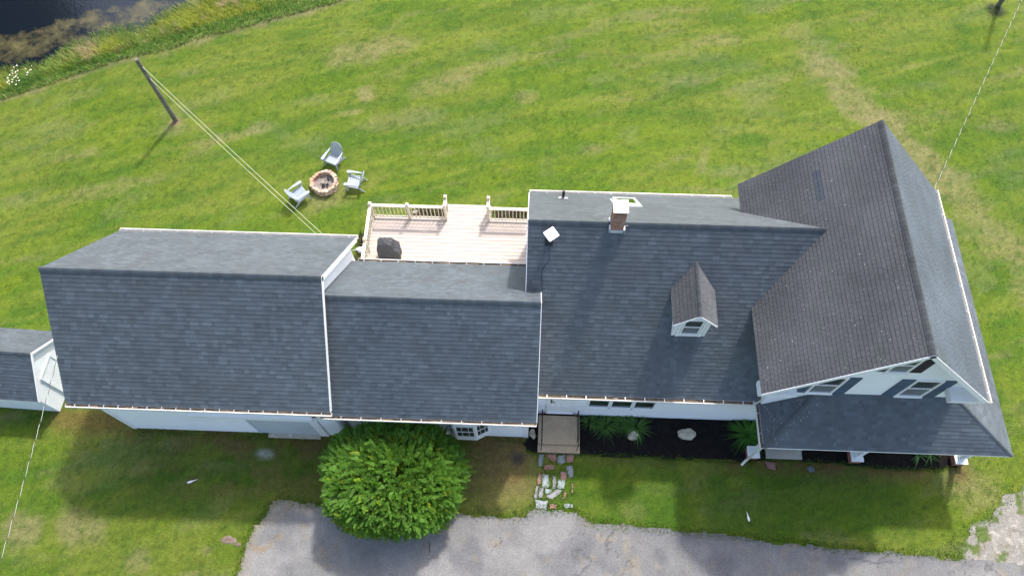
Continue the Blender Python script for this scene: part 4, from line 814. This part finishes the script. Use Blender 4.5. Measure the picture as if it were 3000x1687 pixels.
# ------------------------------------------------------------------ poles and wires
def pole(loc, h, label, lean=(0, 0)):
    P_ = empty('utility_pole', loc, label=label, cat='utility pole'); t = MB(); n = 14
    t.tube([(lean[0] * k / n, lean[1] * k / n, h * k / n - (.1 if k == 0 else 0)) for k in range(n + 1)], [.115 - .035 * k / n + random.uniform(-.004, .004) for k in range(n + 1)], 12, colf=lambda i: (lambda s_: (s_, s_, s_))(random.uniform(.85, 1.15))); t.build('pole_shaft', 'wood', P_)
    for z, sg in ((h - .45, 1), (h - 1.15, 1)):
        t = MB(); t.tube([(0, 0, z), (.16 * sg, -.10, z + .03)], .018, 6); t.tube([(.15 * sg, -.10, z - .03), (.15 * sg, -.10, z + .08)], [.035, .03], 8); t.build('insulator', 'metal', P_)
    return P_
pole((-16.4, 21.29, 0), 3.95, 'weathered grey wooden utility pole standing on the lawn near the pond')
pole((22.99, 29.75, 0), 4.6, 'wooden utility pole with weeds round its foot at the top right corner')
def sag(a, b, s_, n=40): a, b = Vector(a), Vector(b); return [a.lerp(b, k / n) - Vector((0, 0, 4 * s_ * (k / n) * (1 - k / n))) for k in range(n + 1)]
for a, b, lab in (((-16.26, 21.19, 3.6), (-7.36, 13.05, 4.42), 'upper right of the two pale wires from the lawn pole to the barn eave'), ((-16.26, 21.19, 2.85), (-7.55, 13.05, 4.30), 'lower left of the two pale wires from the lawn pole to the barn eave')):
    t = MB(); t.tube(sag(a, b, .10), .0075, 6, (.48, .50, .38)); tag(t.build('overhead_wire', 'wire'), lab, 'wire', 'wires from the lawn pole')
def twisted(a, b, s_, pitch, lab, n=None):
    L_ = (Vector(b) - Vector(a)).length; n = n or int(L_ / pitch * 10); base = sag(a, b, s_, n); t = MB(); ax_ = (Vector(b) - Vector(a)).normalized(); u = ax_.cross(Vector((0, 0, 1))).normalized(); v = u.cross(ax_)
    for k, (col, rr, ro) in enumerate((((.42, .44, .36), .0065, .008), ((.02, .02, .02), .008, .008))):
        t.tube([p + (u * math.cos(i / 10 * 6.283 + k * math.pi) + v * math.sin(i / 10 * 6.283 + k * math.pi)) * ro for i, p in enumerate(base)], rr, 5, col)
    tag(t.build('twisted_cable', 'wire'), lab, 'wire')
twisted((14.0, 14.9, 5.45), (22.99, 29.75, 4.45), .12, .62, 'twisted black and white cable from the right eave to the corner pole')
twisted((-14.5, 7.7, 5.7), (-14.1, -2.0, 5.9), .15, .55, 'twisted black and white cable crossing the lawn from the barn gable at lower left')

# ------------------------------------------------------------------ plants
def blade(mb, p, az, L_, wd, droop, col, lift=.8, seg=4):
    d = Vector((math.cos(az), math.sin(az), 0)); sdv = Vector((-d.y, d.x, 0)); pts = []
    for k in range(seg + 1):
        t_ = k / seg; q = Vector(p) + d * (L_ * t_ * (1 - lift) + L_ * droop * t_ * t_) + Vector((0, 0, L_ * lift * (t_ - droop * .95 * t_ * t_))); pts.append((q, wd * (1 - t_) ** .7 + .001))
    for k in range(seg): a, wa = pts[k]; b, wb = pts[k + 1]; mb.face((a - sdv * wa, a + sdv * wa, b + sdv * wb, b - sdv * wb), col)
def clump(name, loc, n, L0, L1, wd, cols, seed, label, cat='plant', rad=.08, group=None, lift=(.5, .85), droop=(.5, .9)):
    r = random.Random(seed); t = MB()
    for i in range(n):
        a = r.uniform(0, 6.283); rr = rad * math.sqrt(r.random()); c = r.choice(cols); s_ = r.uniform(.7, 1.3); blade(t, (rr * math.cos(a), rr * math.sin(a), 0), a + r.uniform(-.4, .4), r.uniform(L0, L1), wd, r.uniform(*droop), tuple(s_ * q for q in c), r.uniform(*lift))
    return tag(t.build(name, 'leaf', None, loc), label, cat, group)
GR = [(.10, .23, .045), (.15, .31, .06), (.07, .16, .035)]
for i, (x, y, n, L_, lab) in enumerate(((2.50, 7.80, 70, .42, 'small arching green clump next to the right iron railing'), (3.08, 7.66, 120, .56, 'bushy arching green clump second along the mulch bed'), (3.66, 7.78, 100, .50, 'upright green clump under the middle kitchen window'), (4.18, 7.66, 140, .60, 'widest green clump overhanging the round buff rock'))):
    clump('grass_clump', (x, y, .03), n, L_ * .6, L_, .011, GR, 30 + i, lab, 'plant', .16, 'grass clumps under the three windows')
clump('daylily', (8.32, 7.5, .03), 240, .5, .78, .012, [(.08, .25, .035), (.12, .31, .045)], 41, 'large spiky green daylily clump beside the porch downspout', 'plant', .12)
clump('corn_plant', (14.50, 7.0, .03), 16, .4, .62, .030, [(.10, .26, .06)], 42, 'broad leaved green plant under the porch eave', 'plant', .05, lift=(.6, .8))
clump('corn_plant', (14.93, 7.05, .03), 14, .35, .5, .024, [(.08, .20, .04)], 43, 'smaller leafy plant right of the broad leaved one under the porch', 'plant', .05, lift=(.5, .7))
r = random.Random(77); FB = empty('flower_plant', (15.2, 7.02, .03), label='low plant with red flowers beside the right brick plinth', cat='flower'); t = MB()
for k in range(14): blade(t, (0, 0, 0), r.uniform(0, 6.28), .18, .02, .4, (.07, .18, .03), .7)
t.build('foliage', 'leaf', FB)
for k in range(9):
    a = r.uniform(0, 6.28); d = r.uniform(0, .11); t = MB(); c = Vector((d * math.cos(a), d * math.sin(a), .16 + r.uniform(-.02, .03)))
    for j in range(5): b_ = j * 1.2566; t.face((c, c + Vector((math.cos(b_) * .03, math.sin(b_) * .03, .01)), c + Vector((math.cos(b_ + .6) * .035, math.sin(b_ + .6) * .035, .015)), c + Vector((math.cos(b_ + 1.2) * .03, math.sin(b_ + 1.2) * .03, .01))), (.55, .06, .03))
    t.build('blossom', 'petal', FB)
def daisies(loc, pts, lab):
    D = empty('daisy_clump', loc, label=lab, cat='flowers'); t = MB(); r = random.Random(len(pts))
    for k in range(120): blade(t, (r.uniform(-.4, .4), r.uniform(-.4, .4), 0), r.uniform(0, 6.28), r.uniform(.3, .5), .012, .5, (.10, .22, .04), .8)
    t.build('foliage', 'leaf', D)
    for x, y in pts:
        z = r.uniform(.42, .58); R2 = r.uniform(.026, .040); t = MB(); t.face([(x + math.cos(j * .5236) * R2 * (1 if j % 2 else .72), y + math.sin(j * .5236) * R2 * (1 if j % 2 else .72), z) for j in range(12)], (.88, .88, .85)); t.tube([(x, y, z + .002), (x, y, z + .012)], [.013, .010], 6, (.6, .42, .03)); t.tube([(x, y, z), (x * .8, y * .8, 0)], .004, 4, (.1, .2, .04)); t.build('daisy_flower', 'petal', D)
daisies((-24.35, 23.25, -.05), [(-.03, .62), (-.12, .5), (.02, .42), (.06, .36), (-.02, .3), (.0, .22), (-.1, .18), (-.04, .1), (.02, .06), (-.2, .06), (.1, .02), (.16, .0), (.03, -.06), (-.1, -.1), (-.02, -.16), (-.2, -.2), (-.24, -.1), (-.1, -.3), (-.18, -.36), (.0, -.3), (-.08, -.42), (.32, -.22), (.26, -.3), (.3, -.5), (.12, .12), (-.14, .3)], 'white daisies in a dense group among the tall pond bank grass')
daisies((-23.8, 23.6, -.05), [(.1, .3), (-.12, .12), (-.04, 0), (.1, .02), (.06, -.14), (.04, -.22), (.12, .1)], 'few scattered white daisies right of the dense group')

# blades in bulk -----------------------------------------------------------------
def blades(name, x, y, z, az, L_, wd, lean, col, label, cat, tip=None):
    n = len(x); d = np.stack([np.cos(az), np.sin(az), np.zeros(n)], -1); sd = np.stack([-np.sin(az), np.cos(az), np.zeros(n)], -1); P = np.stack([x, y, z], -1)
    m_ = P + d * (L_ * lean * .35)[:, None] + np.array([0, 0, 1]) * (L_ * .55)[:, None]; tt = P + d * (L_ * lean)[:, None] + np.array([0, 0, 1]) * (L_ * np.sqrt(np.clip(1 - lean * lean, .1, 1)) * .95)[:, None]
    w_ = wd[:, None]; V = np.stack([P - sd * w_, P + sd * w_, m_ + sd * w_ * .8, m_ - sd * w_ * .8, tt], 1).reshape(-1, 3)
    i = np.arange(n) * 5; me = bpy.data.meshes.new(name); me.vertices.add(len(V)); me.vertices.foreach_set('co', V.astype(np.float32).ravel())
    li = np.stack([i, i + 1, i + 2, i + 3, i + 3, i + 2, i + 4], -1).ravel(); me.loops.add(len(li)); me.loops.foreach_set('vertex_index', li.astype(np.int32)); me.polygons.add(2 * n)
    me.polygons.foreach_set('loop_start', np.stack([np.arange(n) * 7, np.arange(n) * 7 + 4], -1).ravel().astype(np.int32)); me.polygons.foreach_set('loop_total', np.tile([4, 3], n).astype(np.int32)); me.update(); me.validate()
    c = np.repeat(col, 5, axis=0); c[4::5] *= 1.15; at = me.color_attributes.new('Col', 'FLOAT_COLOR', 'POINT'); at.data.foreach_set('color', np.concatenate([c, np.ones((len(c), 1))], 1).astype(np.float32).ravel())
    me.materials.append(M['leaf']); o = bpy.data.objects.new(name, me); C.objects.link(o); return tag(o, label, cat, kind='stuff')
n = 90000; x = RNG.uniform(-30, -7, n); y = RNG.uniform(19.5, 32, n); sb = side_of(x, y, BANK); sw = side_of(x, y, WATER); nn = vnoise(x, y, .9, 61, 4)
kp = (sb > -.12 + (nn - .5) * .3) & (sw < .15 + (nn - .5) * 1.3); x, y, sb, sw, nn = x[kp], y[kp], sb[kp], sw[kp], nn[kp]; n = len(x)
f = np.clip(sb / np.maximum(sb - sw, .3), 0, 1.2); z = -.85 * np.clip(f, 0, 1); L_ = (.22 + .55 * sstep(0, .35, f) * vnoise(x, y, .6, 63, 3) * 1.4) * RNG.uniform(.6, 1.2, n)
pal = np.array([(.12, .25, .03), (.17, .28, .04), (.27, .31, .07), (.42, .35, .18), (.09, .20, .04), (.33, .37, .05)]); q = vnoise(x, y, .55, 64, 4); q2 = vnoise(x, y, .8, 65, 4)
idx = np.where(f < .22, np.where(RNG.rand(n) < .6, 0, 4), np.where(q2 > .64, 3, np.where(q > .53, 5, np.where(RNG.rand(n) < .5, 1, 2)))); idx = np.where((f > .75) & (RNG.rand(n) < .5), 4, idx); idx = np.where(RNG.rand(n) < .15, RNG.randint(0, 6, n), idx)
col = pal[idx] * RNG.uniform(.7, 1.25, (n, 1)); blades('tall_grass', x, y, z, RNG.uniform(0, 6.283, n) * .6 + .4 * (-1.2 + vnoise(x, y, .4, 66, 2) * 6), L_, RNG.uniform(.008, .018, n), RNG.uniform(.15, .75, n), col, 'tall unmown grass and reeds along the pond bank', 'tall grass')
# short tufts fringing driveway, beds and walls, thin over the lawn
xs, ys = [], []
for line, k, s_ in ((DRIVE, 240, .10), (GRAVEL[:9], 150, .22), (MULCH[4:18], 220, .05), ([(-14.6, 6.85), (-7.6, 6.75)], 150, .08), ([(-1.2, 7.0), (.1, 7.0)], 120, .06), (BANK[3:14], 90, .10)):
    for a, b in zip(line[:-1], line[1:]):
        m_ = int(math.hypot(b[0] - a[0], b[1] - a[1]) * k); tt = RNG.rand(m_); xs.append(a[0] + (b[0] - a[0]) * tt + RNG.normal(0, s_, m_)); ys.append(a[1] + (b[1] - a[1]) * tt + RNG.normal(0, s_, m_) + (-.05 if line is MULCH else 0) + (.04 if line is DRIVE else 0))
for lab, col_, poly in SS:
    for a, b in zip(poly, poly[1:] + poly[:1]): m_ = int(math.hypot(b[0] - a[0], b[1] - a[1]) * 90); tt = RNG.rand(m_); xs.append(a[0] + (b[0] - a[0]) * tt + RNG.normal(0, .03, m_)); ys.append(a[1] + (b[1] - a[1]) * tt + RNG.normal(0, .03, m_))
m_ = 90000; lx = RNG.uniform(-22, 22, m_); ly = RNG.uniform(1.5, 30, m_); fld = vnoise(lx, ly, 1.6, 71, 4) + vnoise(lx, ly, .4, 72, 3) * .5
okk = (fld > .78) & ~inside(lx, ly, DRIVE_POLY) & ~inside(lx, ly, GRAVEL) & ~inside(lx, ly, MULCH) & (side_of(lx, ly, BANK) < 0) & ~((lx > -14.5) & (lx < 13.5) & (ly > 7.1) & (ly < 15)) & ~((lx > -6.7) & (lx < .2) & (ly > 12) & (ly < 17))
xs.append(lx[okk]); ys.append(ly[okk]); x = np.concatenate(xs); y = np.concatenate(ys); n = len(x)
pal = np.array([(.10, .20, .018), (.15, .21, .03), (.06, .145, .015), (.20, .19, .06)]); col = pal[RNG.choice(4, n, p=[.42, .27, .22, .09])] * RNG.uniform(.75, 1.2, (n, 1))
blades('grass', x, y, np.full(n, -.01), RNG.uniform(0, 6.283, n), RNG.uniform(.05, .11, n), RNG.uniform(.006, .012, n), RNG.uniform(.2, .8, n), col, 'short grass tufts fringing the driveway and beds and scattered over the lawn', 'grass')
# dry ground cover behind and beside the deck, weeds at the far pole
def cover(name, areas, n, lab, cols, L0=.06, L1=.2, seed=5):
    R2 = np.random.RandomState(seed); xs = []; ys = []
    for x0, x1, y0, y1 in areas: k = int(n * (x1 - x0) * (y1 - y0)); xs.append(R2.uniform(x0, x1, k) + R2.normal(0, .06, k)); ys.append(R2.uniform(y0, y1, k) + R2.normal(0, .06, k))
    x, y = np.concatenate(xs), np.concatenate(ys); k = len(x); pal = np.array(cols); col = pal[R2.randint(0, len(pal), k)] * R2.uniform(.6, 1.3, (k, 1)); return blades(name, x, y, np.zeros(k), R2.uniform(0, 6.28, k), R2.uniform(L0, L1, k), R2.uniform(.012, .03, k), R2.uniform(.4, .95, k), col, lab, 'ground cover')
cover('ground_cover', [(-5.0, -3.7, 16.4, 16.95), (-1.5, .6, 16.4, 17.0), (-7.15, -6.8, 12.9, 15.6)], 900, 'brown dead leaves and low weeds bordering the deck', [(.12, .07, .05), (.09, .12, .03), (.17, .12, .08), (.05, .08, .02)])
clump('weeds', (22.8, 29.45, 0), 220, .12, .32, .012, [(.04, .08, .02), (.09, .10, .05)], 91, 'dark tangle of weeds at the foot of the corner pole', 'plant', .3)

# ------------------------------------------------------------------ round tree in front of the lower wing
def bush(center, rad, nsh, seed, label, loc):
    r = np.random.RandomState(seed); T = empty('round_tree', loc, label=label, cat='tree'); V = []; Cc = []; L3 = Vector(loc); cx, cy, cz = (Vector(center) - L3); rx, ry, rz = rad
    V = []; Fc = []; Co = []
    def leaf(p, d, sdv, nrm, l, w_, c):
        n0 = len(V); V.extend([p, p + d * l * .45 + sdv * w_, p + d * l - nrm * l * .15, p + d * l * .45 - sdv * w_]); Fc.append((n0, n0 + 1, n0 + 2, n0 + 3)); Co.append(c)
    for i in range(nsh):
        u = r.rand() * 2 * math.pi; zz = r.uniform(-.55, 1); k = max(0, 1 - abs(zz) ** 2.6) ** .5; sq = 1 + .07 * abs(math.sin(2 * u)) + (.05 if math.sin(u) > 0 else 0); dirn = np.array([k * math.cos(u) * sq, k * math.sin(u) * sq, zz])
        lump = 1 + .03 * math.sin(u * 5 + zz * 4) + .03 * math.sin(u * 9 - zz * 6 + 1) + r.normal(0, .035); depth = 1 - abs(r.normal(0, .10)) if r.rand() < .82 else r.uniform(.55, .85)
        tip = np.array([cx, cy, cz]) + dirn * np.array([rx, ry, rz]) * lump * depth
        g = dirn * np.array([1 / rx, 1 / ry, 1 / rz]); g = g / np.linalg.norm(g); ax = g * .75 + np.array([dirn[0], dirn[1], 0]) * .35 + np.array([0, 0, .4]) + r.normal(0, .36, 3); ax /= np.linalg.norm(ax)
        ln = r.uniform(.18, .32); base = tip - ax * ln; ref = np.array([0, 0, 1.]) if abs(ax[2]) < .85 else np.array([1., 0, 0]); s1 = np.cross(ax, ref); s1 /= np.linalg.norm(s1); up = np.cross(s1, ax)
        patch = math.sin(u * 3 + 1.3) * .5 + math.sin(zz * 5 + u * 2) * .5; yel = (patch > .6 and zz < .4 and math.cos(u) < .3 and r.rand() < .45) or r.rand() < .05
        c0 = np.array([.22, .31, .018]) if yel else (np.array([.115, .255, .030]) if r.rand() < .65 else np.array([.10, .225, .030])); c0 = c0 * r.uniform(.75, 1.25)
        nl = 8; rot = r.rand() * 3.14
        for j in range(nl):
            t_ = j / (nl - 1); p = base + ax * ln * t_ + up * (.03 * math.sin(t_ * 3)); lw = (.080 - .028 * t_) * r.uniform(.85, 1.15)
            for sg in (-1, 1):
                d = s1 * sg * .85 + ax * .55 + up * r.uniform(-.05, .3); d /= np.linalg.norm(d); nrm = np.cross(d, ax * sg); nrm /= np.linalg.norm(nrm) + 1e-9; sd = np.cross(d, up); sd /= np.linalg.norm(sd) + 1e-9
                leaf(p, d, sd, up * 1.0, lw, lw * .31, tuple(c0 * r.uniform(.85, 1.15)))
        leaf(tip, ax, s1, up, .08, .02, tuple(c0 * 1.1))
    me = bpy.data.meshes.new('crown'); me.from_pydata([tuple(v) for v in V], [], Fc); at = me.color_attributes.new('Col', 'FLOAT_COLOR', 'CORNER'); at.data.foreach_set('color', np.repeat(np.array([c + (1,) for c in Co], dtype=np.float32), 4, axis=0).ravel()); me.materials.append(M['leaf']); me.update()
    o = bpy.data.objects.new('crown', me); C.objects.link(o); o.parent = T
    t = MB()
    for k in range(9):
        a = k * .7 + r.rand() * .3; b = r.uniform(.35, .9); e = Vector((cx + math.cos(a) * rx * b * .8, cy + math.sin(a) * ry * b * .8, cz + rz * r.uniform(.1, .55))); s0 = Vector((math.cos(a) * .08, math.sin(a) * .08, -.05)); md = s0.lerp(e, .45) + Vector((0, 0, .25)); t.tube([s0, md, e], [.065, .045, .015], 7)
        for q in range(3): e2 = e + Vector((math.cos(a + q - 1) * .5, math.sin(a + q - 1) * .5, .1 + r.rand() * .3)); t.tube([md.lerp(e, .5), e2], [.028, .01], 5)
    t.build('trunk', 'bark', T)
    return T
bush((-4.40, 5.14, 1.42), (2.33, 1.88, 1.58), 11500, 5, 'dense round bright green tree hugging the eave of the lower wing', (-4.4, 5.1, 0))
# trees across the pond, seen only as the dark reflection on the water
def far_tree(x, y, h, seed, lab):
    r = np.random.RandomState(seed); T = empty('pond_tree', (x, y, -.3), label=lab, cat='tree'); t = MB(); t.tube([(0, 0, 0), (.2, 0, h * .5), (0, .2, h * .9)], [.35, .22, .05], 8); t.build('trunk', 'bark', T); V = []; Fc = []
    for i in range(11000):
        d = r.normal(0, 1, 3); d /= np.linalg.norm(d); k = r.uniform(.5, 1) * (1 + .15 * math.sin(d[0] * 6 + d[2] * 5)); p = np.array([0, 0, h * .58]) + d * np.array([h * .30, h * .30, h * .42]) * k; a = r.normal(0, 1, 3); a /= np.linalg.norm(a); b = np.cross(a, d); b /= np.linalg.norm(b) + 1e-9; s_ = r.uniform(.2, .4); n0 = len(V); V += [tuple(p), tuple(p + a * s_ + b * s_ * .4), tuple(p + a * s_ * 2), tuple(p + a * s_ - b * s_ * .4)]; Fc.append((n0, n0 + 1, n0 + 2, n0 + 3))
    me = bpy.data.meshes.new('crown'); me.from_pydata(V, [], Fc); at = me.color_attributes.new('Col', 'FLOAT_COLOR', 'POINT'); at.data.foreach_set('color', np.tile([.03, .07, .015, 1], len(V)).astype(np.float32)); me.materials.append(M['leaf']); o = bpy.data.objects.new('crown', me); C.objects.link(o); o.parent = T
far_tree(-35, 36, 17, 1, 'tall dark tree on the far pond bank, the inner one'); far_tree(-41, 32, 16, 3, 'tall dark tree on the far pond bank, outermost left')

# ------------------------------------------------------------------ small things
def quill(loc, rz, L_, label, name='feather'):
    t = MB(); n = 7; t.prism([(0, -.012, 0), (L_ * .18, -.035, 0), (L_ * .32, -.042, 0), (L_ * .55, -.02, 0), (L_, 0, 0), (L_ * .55, .018, 0), (L_ * .3, .036, 0), (L_ * .15, .030, 0), (0, .012, 0)], (0, 0, .01)); t.prism([(-.12, -.004, 0), (.01, -.014, 0), (.01, .014, 0), (-.12, .004, 0)], (0, 0, .012), mi=1)
    o = t.build(name, ['quill', 'black'], None, loc); o.rotation_euler = (0, -.03, rz); tag(o, label, 'feather')
quill((-12.12, 5.02, .03), .35, .42, 'long white feather with a dark tip on the shaded lawn below the barn')
quill((8.08, 4.40, .03), 1.75, .38, 'white feather with a dark tip on the lawn near the driveway edge')
t = MB(); pts = [(-6.70, 4.72, .10), (-6.72, 4.55, .06), (-6.80, 4.40, .04), (-6.93, 4.24, .04), (-6.95, 4.10, .04), (-6.86, 4.03, .04), (-6.76, 4.10, .04), (-6.74, 4.26, .04), (-6.72, 4.42, .05), (-6.6, 4.6, .06), (-6.3, 4.5, .05), (-6.1, 4.35, .05), (-6.0, 4.45, .06)]
t.tube(pts, .020, 7); o = t.build('garden_hose', 'hose', None, smooth=True); tag(o, 'dark green hose looping out from under the round tree', 'hose')
t = MB(); pts = [(-3.16, 3.32, .03), (-3.14, 3.15, .02), (-3.10, 2.95, .02)]; t.tube(pts, .010, 5, (.02, .02, .02)); tag(t.build('fallen_twig', 'wire'), 'thin dark twig on the driveway below the round tree', 'twig')
